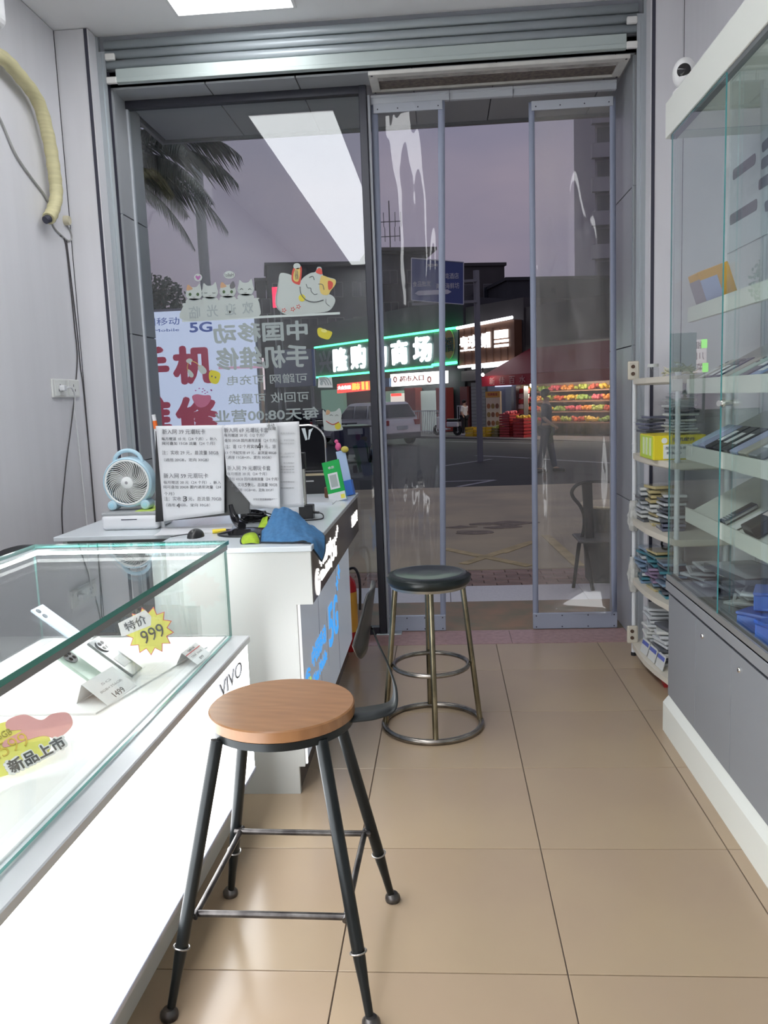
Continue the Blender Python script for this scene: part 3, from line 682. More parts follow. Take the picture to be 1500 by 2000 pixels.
for k in range(5):
    a = 2*PI*k/5
    def bl(u, v, a=a): r = .02+.072*u; th = a+.9*(v-.5)*(.6+.6*u)+.5*u; return fc+Vector((r*math.cos(th), -.01+.014*(v-.5), r*math.sin(th)))
    q = B(); q.grid(bl, 8, 6); solid(q.build('blade', blm, fn), .0015)
q = B(); q.lathe([(0, -.045), (.08, -.043), (.104, -.03), (.104, -.028), (0, -.03)], n=40, mat=mY); q.build('rear_cover', M('rear_grey', (.30, .30, .29), .5), fn)
q = B(); q.tube([fc+Vector((.062*math.cos(a), 0, .088+.052*math.sin(a))) for a in [PI*k/14 for k in range(15)]], .009, 10); q.build('handle', bluep, fn)
for s in (-1, 1):
    q = B(); q.lathe([(0, .040), (.016, .040), (.021, .034), (.022, -.03), (.018, -.036), (0, -.036)], n=24, mat=Matrix.Translation((s*.075, 0, .022)) @ Matrix.Rotation(PI/2, 4, 'X')); ft = q.build('foot', bluep, fn)
    q = B(); q.lathe([(0, .043), (.009, .042), (.011, .040), (0, .040)], n=20, mat=Matrix.Translation((s*.075, 0, .022)) @ Matrix.Rotation(PI/2, 4, 'X')); q.build('foot_cap', M('fan_blue2', (.36, .62, .76), .4), ft)

# monitor and the sheets taped to it
YM = 3.45
def PM(u, v, Y=YM): return aY(u, v, Y)
a0, a1 = PM(306, 836), PM(488, 1000)
mo = thing('monitor', 'black computer monitor almost hidden by taped paper sheets', 'monitor', (a0.x, YM, DT))
L0 = Vector((a0.x, YM, DT))
q = B(); q.prism([(PM(u, v).x-a0.x, PM(u, v).z-DT) for u, v in ((303, 1020), (486, 1003), (486, 838), (303, 842))], .03, Matrix(((1, 0, 0, 0), (0, 0, -1, .035), (0, 1, 0, 0), (0, 0, 0, 1)))); q.build('panel', dk, mo)
q = B(); nk = [PM(452, 985, 3.47)-L0, PM(458, 1010, 3.46)-L0, PM(466, 1035, 3.42)-L0, PM(474, 1052, 3.36)-L0]; nk = [Vector((n_.x, n_.y, max(n_.z, .022))) for n_ in nk]; q.tube(smoothpts(nk, 5), .018, 10); q.build('neck', dk2, mo)
p = aZ(470, 1046, DT)-L0; q = B(); q.lathe([(0, 0), (.11, 0), (.11, .008), (.03, .018), (0, .018)], (p.x, p.y+.06, 0), 32); q.build('base', dk2, mo)
sheetm = M('paper', (.70, .71, .74), .6, nz=.03, ns=3); inkp = M('print_ink', (.14, .14, .16), .7); inkb = M('pen_ink', (.02, .02, .025), .6); inkf = M('print_faint', (.42, .43, .44), .7)
def sheet(corners, Y, label, rows, curl=0., ink=inkp, name='paper_sheet', notch=None):
    """corners: photo points TL, TR, BR, BL of a taped sheet standing at distance Y; rows: (text, u-left, v-mid, u-right, px height, ink)"""
    P4 = [PM(u, v, Y) for u, v in corners]; org = Vector((P4[3].x, Y, P4[3].z))
    t = thing(name, label, 'paper', org)
    def f(u, v):
        top = P4[0].lerp(P4[1], u); bot = P4[3].lerp(P4[2], u); q_ = bot.lerp(top, v)-org
        if notch:      # left edge hangs straight, then is folded off diagonally
            xl = P4[0].x+.01*(1-v) if v > notch else P4[0].x+.01+(P4[3].x-P4[0].x)*((notch-v)/notch)
            xr = P4[2].x+(P4[1].x-P4[2].x)*v; q_.x = xl+(xr-xl)*u-org.x
        q_.y += -curl*(1-v)**2.2*(.35+.65*u)+.002*math.sin(6*u+3*v); return q_
    q = B(); q.grid(f, 16, 20); solid(q.build('sheet', sheetm, t), .0006)
    for r in rows:
        s_, u0, vm, u1, h = r[:5]; m_ = r[5] if len(r) > 5 else ink
        A, C = PM(u0, vm+ (r[6] if len(r) > 6 else 0), Y), PM(u1, vm-(r[6] if len(r) > 6 else 0), Y); c = (A+C)/2-org
        hh = h*Y/FPX; vv = max(0., min(1., c.z/max(.01, (P4[0].z-P4[3].z)))); uu = .5
        c.y += -.003-curl*(1-vv)**2.2*.8
        text(s_, c, (C-A), ZP, (C-A).length, hh, m_, t, name='printed_line', bold=-.006, ext=.0004)
    return t
S1 = [('新入网 39 元潮玩卡', 317, 843, 401, 10), ('每月赠送 10 元（24 个月），新入', 316, 857, 424, 6.5), ('网可叠加 15GB 流量（24 个月）', 317, 866, 420, 6.5),
      ('注：实收 29 元，总流量 50GB', 317, 884, 427, 8.5), ('（通用 20GB，定向 30GB）', 321, 898, 408, 6.5),
      ('新入网 59 元潮玩卡', 320, 929, 407, 10), ('每月赠送 20 元（24 个月），新入', 320, 942, 432, 6.5), ('网可叠加 20GB 国内通用流量（24', 320, 951, 432, 6.5), ('个月）', 321, 964, 341, 6.5),
      ('注：实收 39 元，总流量 70GB', 321, 974, 433, 8.5), ('（通用 40GB，定向 30GB）', 325, 986, 411, 6.5), ('3', 358, 974, 366, 10, inkb), ('4', 346, 987, 352, 9, inkb)]
S2 = [('新入网 69 元潮玩卡套', 438, 840, 524, 9.5), ('每月赠送 20 元（12 个月）', 438, 850, 516, 6.5), ('叠加 35GB 国内通用流量（24 个月）', 439, 860, 541, 6.5), ('注：首 12 个月实收 49 元，第', 440, 872, 539, 7.5),
      ('13 个月起实收 69 元，总流量 80GB', 441, 884, 540, 6.5), ('（通用 15GB+35，定向 30GB）', 443, 893, 530, 6.5), ('新入网 79 元潮玩卡套', 445, 914, 529, 9.5), ('每月赠送 20 元（24 个月）', 445, 925, 522, 6.5),
      ('叠加 40GB 国内通用流量（24 个月）', 448, 935, 545, 6.5), ('注：实收 59 元，总流量 90GB', 452, 946, 543, 7.5), ('（通用 10GB+40，定向 30GB）', 462, 956, 536, 6.5), ('享受优惠套餐详情可下载', 497, 974, 545, 4.5),
      ('4', 503, 872, 510, 15, inkb), ('59', 480, 946, 490, 7, inkb), ('活动', 521, 830, 536, 7, inkb), ('仅限', 523, 837, 539, 6, inkb)]
sheet([(440, 830), (584, 823), (594, 990), (452, 996)], 3.462, 'large white sheet with faint print behind the curled price sheet', [(s_, 548, v, 575, 2.6, inkf) for s_, v in (('套餐资费说明', 846), ('2、套餐外资费', 860), ('国内语音拨打', 866), ('3、活动时间', 885), ('请到营业厅', 892), ('1、新入网用户', 904), ('流量可结转', 911), ('有效期两年', 917), ('详情请咨询', 922), ('业务办理须知', 941), ('最终解释权', 953))], ink=inkf)
sheet([(304, 832), (437, 830), (439, 1002), (320, 1018)], 3.435, 'white price sheet for 39 and 59 yuan phone plans', S1, .006)
sheet([(434, 831), (541, 826), (550, 993), (492, 990)], 3.43, 'curled price sheet for 69 and 79 yuan phone plans', S2, .035, notch=.38)
for r_ in ():
    pass
# glue stick behind the monitor
t = thing('marker_pen', 'white marker with an orange band sticking up behind the taped sheets', 'pen', PM(303, 1000, 3.50)); p = PM(303, 838, 3.50)-PM(303, 1000, 3.50); d = Vector((-.004, 0, .02))
t.location.z = DT; p = PM(304, 830, 3.50)-Vector(t.location)
q = B(); q.cyl((p.x, 0, 0), (p.x, 0, p.z-.016), .0085); q.build('barrel', prw, t)
q = B(); q.cyl((p.x, 0, p.z-.016), (p.x-.003, 0, p.z+.018), .0095); q.build('orange_band', M('orange', (.85, .16, .02), .4), t)
q = B(); q.cyl((p.x-.003, 0, p.z+.018), (p.x-.006, 0, p.z+.045), .0085); q.build('cap', prw, t)

# loose papers, mouse, screwdriver
t = thing('loose_papers', 'stack of loose white papers lying flat beside the mouse', 'papers', aZ(375, 1040, DT)); 
for k in range(3):
    q = B(); q.box(-.15, .15, -.105, .105, 0, .0012); q.build('sheet', sheetm, t, (random.uniform(-.01, .01), .06+random.uniform(-.01, .01), .0003+k*.0016), (0, 0, .12+.07*k))
ms = thing('computer_mouse', 'black computer mouse on the desk in front of the papers', 'mouse', aZ(378, 1051, DT))
q = B(); q.ball((0, .03, 0), 1, (.033, .055, .034), 20); bmesh.ops.bisect_plane(q.bm, geom=q.bm.verts[:]+q.bm.edges[:]+q.bm.faces[:], plane_co=(0, 0, 0), plane_no=(0, 0, -1), clear_outer=True)
bmesh.ops.holes_fill(q.bm, edges=q.bm.edges[:]); q.build('shell', dk, ms)
q = B(); q.cyl((-.004, .0, .026), (.004, .0, .026), .008, n=12); q.build('wheel', M('wheel_grey', (.1, .1, .1), .5), ms)
q = B(); q.tube(smoothpts([(0, .085, .006), (-.03, .1, .004), (-.07, .06, .004), (-.10, .02, .004)], 5), .002, 6); q.build('cable', dk, ms)
sd = thing('screwdriver', 'yellow and black screwdriver lying by the monitor base', 'tool', aZ(432, 1041, DT)+Vector((0, .0, .009)), .3)
q = B(); q.cyl((-.035, 0, 0), (.02, 0, 0), .009, n=12); q.build('handle', M('tool_yellow', (.80, .62, .03), .4), sd)
q = B(); q.cyl((.02, 0, 0), (.045, 0, 0), .007, .005, n=12); q.build('grip', dk, sd)
q = B(); q.cyl((.045, 0, 0), (.10, 0, 0), .0025, n=8); q.build('shaft', alum, sd)

# phone holder post
px_ = aZ(600, 1012, DT)
ph = thing('stand_post', 'steel post on a black block holding the white sheets upright', 'stand', px_)
q = B(); q.box(-.032, .032, -.03, .03, 0, .062, .004, 2); q.build('base_block', dk, ph)
q = B(); q.cyl((-.008, 0, .062), (-.008, 0, .235), .0105); q.build('post', M('steel_post', (.55, .53, .50), .25, .9), ph)
q = B(); q.box(-.02, .006, -.016, .016, .225, .30, .004, 2); q.build('clamp', dk, ph)
q = B(); q.tube(smoothpts([(.03, -.01, .028), (.055, -.015, .026), (.075, -.02, .018), (.078, -.05, .004), (.04, -.08, .003), (.0, -.085, .003)], 6), .003, 8); q.build('cable', dk, ph)
q = B(); q.cyl((.03, -.01, .028), (.058, -.015, .026), .006); q.build('plug', dk, ph)

# blue cloth
clm = M('cloth_blue', (.055, .175, .36), .9, nz=.25, ns=60, bump=.25); clg = M('cloth_green', (.36, .52, .03), .9, nz=.25, ns=50); cle = M('cloth_edge', (.012, .02, .03), .8)
rows = [[(507, 1062, 3.04), (528, 1065, 3.03), (552, 1063, 3.02), (585, 1058, 3.01), (606, 1066, 3.00), (628, 1096, 3.02)],
        [(509, 1050, 3.07), (527, 1047, 3.07), (550, 1044, 3.06), (582, 1046, 3.05), (610, 1054, 3.03), (632, 1088, 3.06)],
        [(512, 1040, 3.11), (530, 1026, 3.12), (553, 1020, 3.13), (577, 1026, 3.12), (606, 1042, 3.10), (635, 1066, 3.11)],
        [(520, 1030, 3.17), (534, 1004, 3.19), (554, 996, 3.20), (574, 1006, 3.19), (600, 1026, 3.17), (634, 1048, 3.16)],
        [(524, 1024, 3.22), (537, 996, 3.25), (556, 993, 3.26), (575, 999, 3.25), (600, 1022, 3.22), (631, 1044, 3.20)],
        [(528, 1030, 3.28), (540, 1012, 3.30), (557, 1010, 3.31), (578, 1014, 3.30), (602, 1024, 3.27), (626, 1040, 3.25)]]
base = Vector((-.66, 3.12, DT))
CP = [[aY(*p)-base for p in r] for r in rows]
def cat(P, t):
    n = len(P)-1; x = t*n; i = min(int(x), n-1); f = x-i
    a, b_, c, d = P[max(i-1, 0)], P[i], P[i+1], P[min(i+2, n)]
    return .5*((2*b_)+(c-a)*f+(2*a-5*b_+4*c-d)*f*f+(3*b_-a-3*c+d)*f**3)
def clothf(u, v):
    p = cat([cat(r, u) for r in CP], v); k = mnoise.noise(Vector((u*5, v*4, 2)))*.010+mnoise.noise(Vector((u*12, v*3, 5)))*.006
    p = p+Vector((0, -.4*k, k)); 
    if p.x < .155: p.z = max(p.z, .004)
    return p
cl = thing('cleaning_cloth', 'blue microfibre cloth with green lining draped over the desk corner', 'cloth', base)
q = B(); q.grid(clothf, 48, 40); solid(q.build('blue_side', clm, cl), .004)
q = B(); q.tube([clothf(k/60, 0) for k in range(61)]+[clothf(1, k/40) for k in range(1, 41)], .0035, 8); q.tube([clothf(0, k/30) for k in range(31)], .0035, 8); q.build('edging', cle, cl)
gp = [aY(u, v, Y)-base for u, v, Y in ((470, 1056, 3.05), (476, 1045, 3.09), (490, 1040, 3.10), (502, 1043, 3.08), (508, 1062, 3.035), (490, 1062, 3.03), (474, 1064, 3.03))]
gs = smoothpts(gp, 4, True); gc = sum(gs, Vector())/len(gs)
q = B(); vs = [q.bm.verts.new(p_) for p_ in gs]; cv = q.bm.verts.new(gc+Vector((0, -.004, .012)))
for i in range(len(vs)): f_ = q.bm.faces.new((vs[i], vs[(i+1) % len(vs)], cv)); f_.smooth = True
solid(q.build('green_fold', clg, cl), .003); q = B(); q.tube(gs, .0032, 8, True); q.build('fold_edging', cle, cl)
gp = [aY(u, v, Y)-base for u, v, Y in ((504, 1030, 3.20), (513, 1012, 3.24), (523, 1008, 3.26), (521, 1030, 3.2))]
q = B(); q.quad(*gp); solid(q.build('green_corner', clg, cl), .003)

# clutter of cables behind the cloth
t = thing('cable_pile', 'tangled black cables behind the blue cloth', 'cables', aZ(500, 1020, DT), 0)
for k in range(7):
    pts = [Vector((random.uniform(-.09, .09), random.uniform(-.05, .1), random.uniform(.006, .05))) for _ in range(6)]; pts[0].z = pts[-1].z = .006
    q = B(); q.tube(smoothpts(pts, 6), random.choice((.003, .004, .006)), 6); q.build('cable', dk, t)
q = B(); q.box(-.07, .03, .0, .09, 0, .04, .004, 2); q.build('adapter', dk, t)

# far end of the desk: payment signs, black case, small brown piece, tray
tr = thing('desk_tray', 'shallow white tray at the far end of the desk', 'tray', aZ(625, 985, DT)+Vector((-.02, .12, 0)))
q = B(); q.box(-.19, .09, -.16, .16, 0, .006, .002, 1); q.box(-.19, .09, -.165, -.158, 0, .016); q.build('tray_body', M('tray_white', (.70, .73, .78), .25), tr)
sg = thing('payment_sign', 'green and white payment sign leaning on the desk', 'sign', aZ(661, 978, DT), -.30)
sm4 = Matrix.Rotation(-.10, 4, 'X') @ Matrix.Rotation(-.22, 4, 'Y')
q = B(); q.box(-.05, .05, -.004, .004, 0, .215, .001, 1, mat=sm4); q.build('board', M('sign_green', (.02, .42, .09), .3), sg)
q = B(); q.box(-.05, .05, -.0052, -.004, .0, .045, mat=sm4); q.build('white_footer', prw, sg)
q = B(); q.box(-.028, .028, -.0055, -.004, .065, .150, mat=sm4); q.build('white_panel', prw, sg)
q = B(); q.box(-.020, .020, -.0062, -.0055, .075, .140, mat=sm4); q.build('grey_square', M('code_grey', (.40, .45, .44), .6), sg)
text('收款', sm4 @ Vector((0, -.0055, .18)), sm4.to_3x3() @ XP, sm4.to_3x3() @ ZP, .035, .014, prw, sg, bold=0)
q = B(); q.box(.022, .045, -.006, -.005, .008, .03, mat=sm4); q.build('yellow_spot', M('spot_yellow', (.8, .72, .1), .5), sg)
s2 = thing('leaflet_stand', 'blue leaflet stand with a pink and yellow charm on top', 'sign', aZ(683, 968, DT), -.30)
q = B(); q.box(-.028, .028, -.003, .003, 0, .255, .001, 1, mat=sm4); q.build('board', M('sign_pale', (.42, .55, .78), .3), s2)
q = B(); q.box(-.033, .033, -.02, .012, 0, .085, .002, 1, mat=sm4); q.build('blue_pocket', M('sign_blue', (.06, .19, .62), .35), s2)
q = B(); q.ball(sm4 @ Vector((-.008, 0, .28)), .018, (1, .8, 1.3), 12); q.ball(sm4 @ Vector((-.012, 0, .31)), .012, (1, 1, 1), 12); q.build('pink_charm', M('charm_pink', (.72, .12, .30), .5), s2)
q = B(); q.ball(sm4 @ Vector((.032, -.01, .255)), .018, (1.3, .8, 1), 12); q.build('yellow_charm', M('charm_yellow', (.62, .52, .10), .5), s2)
bc = thing('payment_terminal', 'black glossy rounded device with a chrome rim at the desk end', 'device', aZ(628, 964, DT)+Vector((-.03, .02, 0)))
q = B(); q.box(-.11, .06, -.03, .06, 0, .135, .006, 2); q.build('base_unit', dk, bc)
q = B(); q.box(-.105, .055, -.032, -.03, .105, .118); q.build('gold_strip', M('gold_strip', (.55, .46, .30), .3, .4), bc)
q = B(); q.box(-.055, -.01, -.0315, -.03, .071, .078); q.build('pale_mark', M('logo_pale', (.5, .5, .5), .4), bc)
prof = [(-.125, .135), (-.125, .375)]+arc(-.035, .29, .095, .10, PI*.5, 0, 12)+[(.06, .135)]
q = B(); q.prism(prof, .05, Matrix(((1, 0, 0, 0), (0, 0, -1, .06), (0, 1, 0, 0), (0, 0, 0, 1)))); q.build('screen_case', dk2, bc)
q = B(); q.tube([(x, .008, z) for x, z in [(-.125, .39)]+arc(-.035, .29, .097, .102, PI*.5, 0, 14)+[(.062, .16)]], .006, 8); q.build('chrome_rim', M('chrome', (.7, .68, .66), .12, 1.), bc)
for pts in ([(-.072, .375), (-.050, .375), (-.040, .31), (-.052, .305)], [(-.03, .365), (-.003, .375), (-.018, .35), (-.03, .31), (-.036, .31)]):
    flat(pts, (0, .0085, 0), XP, ZP, M('mark_pale', (.62, .68, .70), .4), 'white_mark', bc)
bw = thing('wooden_block', 'small upright brown wooden piece on the desk tray', 'block', aZ(640, 972, DT+.007))
q = B(); q.box(-.016, .016, -.012, .012, 0, .058, .008, 3); q.build('body', M('brown_wood', (.17, .07, .035), .5, nz=.3, ns=20), bw)

# fire extinguisher standing beyond the desk
fe = thing('fire_extinguisher', 'red fire extinguisher with an orange label standing beyond the desk', 'fire extinguisher', (-.605, 4.79, 0))
red = M('extinguisher_red', (.52, .015, .02), .25)
q = B(); q.lathe([(0, 0), (.058, 0), (.062, .01), (.062, .38), (.055, .42), (.03, .45), (.018, .46), (.018, .48), (0, .48)], n=32); cy_ = q.build('cylinder', red, fe)
q = B(); q.lathe([(.0625, .12), (.0632, .12), (.0632, .36), (.0625, .36)], n=32); q.build('label', M('label_orange', (.80, .40, .05), .45), cy_)
q = B(); q.box(-.015, .015, -.06, .02, .49, .505, .003, 1); q.box(-.012, .012, -.07, .02, .52, .53, .003, 1); q.cyl((0, 0, .46), (0, 0, .52), .012); q.build('valve', dk, fe)
q = B(); q.tube(smoothpts([(.01, -.01, .49), (.06, -.02, .50), (.085, -.02, .42), (.08, -.02, .25)], 6), .008, 8); q.build('hose', dk, fe)

# ================================================================== left wall
hosem = M('wrapped_hose', (.66, .61, .36), .6, nz=.15, ns=6, stretch=(1, 1, 12))
HP = [aX(u, v, XL+.06) for u, v in ((-60, 95), (0, 110), (40, 150), (75, 200), (95, 270), (105, 330), (110, 380), (103, 412), (95, 427))]
hp0 = HP[-1].copy()
hs_ = thing('pipe_hose', 'cream wrapped air-conditioner pipe running down the left wall', 'pipe', hp0)
pth = smoothpts([p_-hp0 for p_ in HP], 12)
q = B(); q.tube(pth, [.034+.0015*math.sin(k*1.1) for k in range(len(pth))], 14); q.build('wrapping', hosem, hs_)
q = B(); q.cyl(pth[-2], pth[-1]+Vector((-.01, -.02, -.012)), .022, .02, 12); q.build('dark_end', gapm, hs_)
def cable(pts, r, m, label, name='cable', cat_='cable', off=.008):
    P_ = [aX(u, v, XL+off) for u, v in pts]; o_ = P_[-1].copy()
    q = B(); q.tube(smoothpts([p_-o_ for p_ in P_], 8), r, 6); ob = q.build(name, m, None, o_); return tag(ob, label, cat_)
cabg = M('cable_grey', (.40, .40, .40), .5); cabd = M('cable_dark', (.06, .055, .06), .5); cabw = M('cable_white', (.72, .73, .75), .5)
cable([(-20, 205), (0, 232), (30, 300), (60, 345), (85, 378), (97, 400)], .006, cabg, 'grey cable sagging along the wall beside the wrapped pipe', off=.012)
cable([(98, 428), (106, 445), (118, 458), (133, 470), (140, 465), (136, 448), (128, 436)], .005, cabg, 'short grey cable looping from the pipe end to the wall cap')
cable([(118, 460), (128, 475), (138, 560), (146, 640), (151, 700), (146, 770), (138, 840), (130, 900), (124, 960), (121, 1000), (123, 1046)], .0035, cabd, 'thin dark cable hanging from the pipe end past the socket')
cable([(130, 470), (150, 640), (157, 715), (163, 760), (176, 900), (184, 1000), (188, 1046)], .0035, cabd, 'thin dark cable running down the wall corner')
o_ = aX(125, 431, XL); t = thing('cable_grommet', 'small cream round cable cap on the left wall', 'grommet', (XL+.004, o_.y, o_.z))
q = B(); q.lathe([(0, .03), (.022, .03), (.026, .024), (.027, 0), (0, 0)], n=20, mat=Matrix.Rotation(PI/2, 4, 'Y')); q.build('cap', M('cream', (.62, .57, .42), .5), t)
o0, o1 = aX(98, 738, XL), aX(150, 778, XL)
ss = thing('wall_socket', 'double white wall socket with a plug on the left wall', 'socket', (XL+.004, (o0.y+o1.y)/2, (o0.z+o1.z)/2))
q = B(); q.box(0, .012, -.165, .165, -.05, .05, .004, 2); q.build('plate', M('socket_white', (.74, .75, .73), .35), ss)
for y in (-.08, .085):
    q = B(); q.box(.012, .014, y-.062, y+.062, -.04, .04, .002, 1); g_ = q.build('outlet', M('socket_white2', (.78, .79, .77), .3), ss)
    for dy, dz in ((-.018, -.01), (.018, -.01), (0, .016)):
        q = B(); q.box(.0138, .0146, y+dy-.003, y+dy+.003, dz-.007, dz+.007); q.build('slot', gapm, g_)
t = thing('power_plug', 'white plug and cord in the wall socket', 'plug', (XL+.019, (o0.y+o1.y)/2-.08, (o0.z+o1.z)/2))
q = B(); q.box(0, .03, -.02, .02, -.015, .015, .005, 2); q.build('plug_body', prw, t)
q = B(); q.tube(smoothpts([(.028, .01, .0), (.034, .06, .0), (.03, .10, -.04), (.01, .13, -.14), (.0, .16, -.28), (-.008, .19, -.55), (-.008, .20, -.85)], 8), .0045, 6); q.build('cord', cabw, t)
p = aX(0, 25, XL+.15)
t = thing('air_conditioner', 'white air conditioner end on the left wall under the ceiling', 'air conditioner', (XL+.004, p.y-.42, p.z-.10))
q = B(); q.box(0, .20, -.45, .40, 0, .30, .05, 5); q.build('case', M('ac_white', (.80, .80, .82), .35), t)

# ================================================================== stickers on the window (read from the street)
YO = YG-.0010; LX = Vector((-1, 0, 0))     # outer side: words run towards -X
stw = M('sticker_white', (.36, .41, .41), .6); stg = M('sticker_grey', (.36, .41, .42), .6); stp = M('sticker_pink', (.62, .36, .50), .6); stb = M('sticker_pale', (.62, .68, .66), .6)
def wl(s_, u0, v0, u1, v1, label, m=stw, bold=.03, skew=0):
    A, C = aY(u0, v0, YO), aY(u1, v1, YO); c = (A+C)/2
    ob = text(s_, (c.x, YO, c.z), LX, ZP, abs(C.x-A.x), abs(A.z-C.z), m, None, 'window_lettering', bold, .0005)
    return tag(ob, label, 'lettering')
wl('中国移动', 418, 672, 600, 625, 'topmost row of large mirrored window letters below the pale stripe')
wl('手机维修', 423, 724, 601, 672, 'second row of large mirrored window letters reading phone repair')
wl('可蹭网 可充电', 443, 753, 600, 728, 'thin pale window letters right under the pink stripe, mirrored', stw, .008)
wl('可回收 可置换', 446, 790, 603, 764, 'thin pale window letters right above the opening time, mirrored', stw, .008)
wl('每天08:00营业', 420, 826, 622, 794, 'pale window letters giving the opening time 08:00 mirrored', stw, .02)
wl('手工', 598, 843, 622, 829, 'small pale window letters beside the small lucky cat', stw, .01)
# heading bars
def bar(u0, v0, u1, v1, h, m, label):
    A, C = aY(u0, v0, YO), aY(u1, v1, YO); dx = C.x-A.x; q = B()
    q.prism([(0, 0), (dx, C.z-A.z), (dx, C.z-A.z+h), (0, h)], .0006, Matrix(((1, 0, 0, 0), (0, 0, 1, 0), (0, 1, 0, 0), (0, 0, 0, 1)))); return tag(q.build('window_stripe', m, None, (A.x, YO, A.z)), label, 'stripe')
bar(356, 629, 664, 614, .014, stb, 'long pale window stripe under the sticker cats')
bar(427, 721, 512, 719, .014, stp, 'short pink window stripe under the mirrored lettering')
def SP(u, v): p_ = aY(u, v, YO); return p_
def cutout(name, label, u0, v0, cat_='sticker'):
    p_ = SP(u0, v0); return thing(name, label, cat_, (p_.x, YO, p_.z)), p_
LAY = [0]
def cut(t, o_, pts, m, name, lay=0, sm=True):
    """outline given in photo pixels; layers step towards the shop so each shows on the inside"""
    P_ = [SP(u, v)-o_ for u, v in pts]; pl = [(p_.x, p_.z) for p_ in P_]
    if sm: pl = blob(pl, 4)
    q = B(); q.prism(pl, .0006, Matrix(((1, 0, 0, 0), (0, 0, 1, -.0008-lay*.0008), (0, 1, 0, 0), (0, 0, 0, 1)))); return q.build(name, m, t)
def ell(cx, cy, rx, ry, n=14, rot=0.): return [(cx+rx*math.cos(a)*math.cos(rot)-ry*math.sin(a)*math.sin(rot), cy+rx*math.cos(a)*math.sin(rot)+ry*math.sin(a)*math.cos(rot)) for a in [2*PI*k/n for k in range(n)]]
def stroke(t, o_, pts, m, name, w=.0035, lay=3):
    P_ = [SP(u, v)-o_ for u, v in pts]; P_ = smoothpts([(p_.x, -.0008-lay*.0008, p_.z) for p_ in P_], 5) if len(P_) > 2 else [Vector((p_.x, -.0008-lay*.0008, p_.z)) for p_ in P_]
    q = B(); q.tube(P_, w*.5, 6); return q.build(name, m, t)
catw = M('cat_white', (.50, .55, .53), .6); cato = M('cat_orange', (.55, .34, .20), .6); catk = M('cat_grey', (.16, .16, .17), .6); cath = M('cat_heart', (.42, .16, .38), .6); line = M('sticker_line', (.13, .14, .15), .6); eyeg = M('cat_eye', (.07, .13, .05), .4)
ylw = M('cat_yellow', (.68, .52, .16), .6); crd = M('cat_red', (.60, .08, .06), .6); gold = M('gold_yellow', (.68, .60, .05), .6)
# board held by four kittens
t, o_ = cutout('welcome_sticker', 'pale sticker board with mirrored 欢迎光临 held by four kittens', 430, 620)
cut(t, o_, [(358, 598), (368, 591), (495, 582), (504, 586), (508, 600), (507, 616), (480, 620), (360, 626)], catw, 'board', 0)
for s_, u, v in (('欢', 484, 601), ('迎', 450, 604), ('光', 415, 607), ('临', 380, 610)):
    p_ = SP(u, v)-o_; text(s_, (p_.x, -.0022, p_.z), LX, ZP, .070, .072, stg, t, bold=.012, ext=.0004)
for k, (cx, cy, kind) in enumerate(((379, 575, 0), (410, 572, 1), (445, 570, 2), (480, 566, 3))):
    hd = cut(t, o_, [(cx-16, cy), (cx-14, cy-9), (cx-12, cy-19), (cx-5, cy-14), (cx+5, cy-15), (cx+11, cy-21), (cx+14, cy-10), (cx+16, cy), (cx+11, cy+9), (cx, cy+12), (cx-11, cy+9)], catw, 'kitten_head', 1)
    cut(t, o_, [(cx-12, cy+9), (cx+12, cy+9), (cx+14, cy+17), (cx-14, cy+18)], catw, 'kitten_body', 1)
    if kind in (0, 2): cut(t, o_, [(cx-14, cy-8), (cx-12, cy-19), (cx-5, cy-14), (cx-3, cy-10)], cato, 'orange_patch', 2)
    if kind == 2: cut(t, o_, [(cx+4, cy-13), (cx+11, cy-21), (cx+14, cy-9), (cx+6, cy-6)], catk, 'grey_patch', 2)
    for s in (-1, 1):
        if kind in (0, 2): cut(t, o_, ell(cx+s*7.5, cy, 2.8, 3.2, 10), eyeg, 'eye', 3)
        else: stroke(t, o_, [(cx+s*8-3, cy), (cx+s*8, cy-2.4 if kind == 3 else cy+.5), (cx+s*8+3, cy)], line, 'eye', .003)
    stroke(t, o_, [(cx-2, cy+5), (cx, cy+6.5), (cx+2, cy+5)], line, 'mouth', .002)
    stroke(t, o_, [(cx-15, cy-2), (cx-16, cy+2), (cx-11, cy+9), (cx, cy+12), (cx+11, cy+9), (cx+16, cy+1)], stg, 'outline', .003)
for u, v, s_ in ((387, 542, None), (448, 537, 'Hello!')):
    w_ = 8 if s_ is None else 11
    cut(t, o_, ell(u, v, w_, 7.5, 12), catw, 'speech_bubble', 1)
    if s_:
        p_ = SP(u, v)-o_; text(s_, (p_.x, -.0030, p_.z), LX, ZP, .055, .022, line, t, bold=0, ext=.0004)
    else: cut(t, o_, [(u, v+5), (u-5, v-1), (u-3, v-4), (u, v-2), (u+3, v-4), (u+5, v-1)], cath, 'heart', 2)
# reclining lucky cat
t, o_ = cutout('lucky_cat_sticker', 'large reclining lucky cat sticker with gold bell and red charm', 600, 612)
cut(t, o_, [(545, 540), (550, 533), (566, 536), (580, 545), (595, 552), (612, 580), (640, 574), (654, 583), (652, 596), (640, 608), (610, 612), (580, 615), (555, 613), (540, 600), (538, 580), (543, 560)], catw, 'body', 0)
cut(t, o_, [(585, 562), (590, 545), (605, 534), (616, 531), (620, 522), (628, 523), (631, 538), (643, 542), (655, 546), (655, 555), (646, 568), (640, 578), (622, 588), (600, 585), (589, 575)], catw, 'head', 1)
cut(t, o_, [(627, 540), (634, 539), (645, 544), (655, 547), (655, 556), (646, 568), (640, 576), (628, 574), (624, 560)], ylw, 'yellow_patch', 2)
cut(t, o_, [(617, 532), (622, 524), (628, 526), (629, 536)], crd, 'ear', 3); cut(t, o_, [(641, 549), (650, 552), (649, 562), (642, 566)], crd, 'ear', 3)
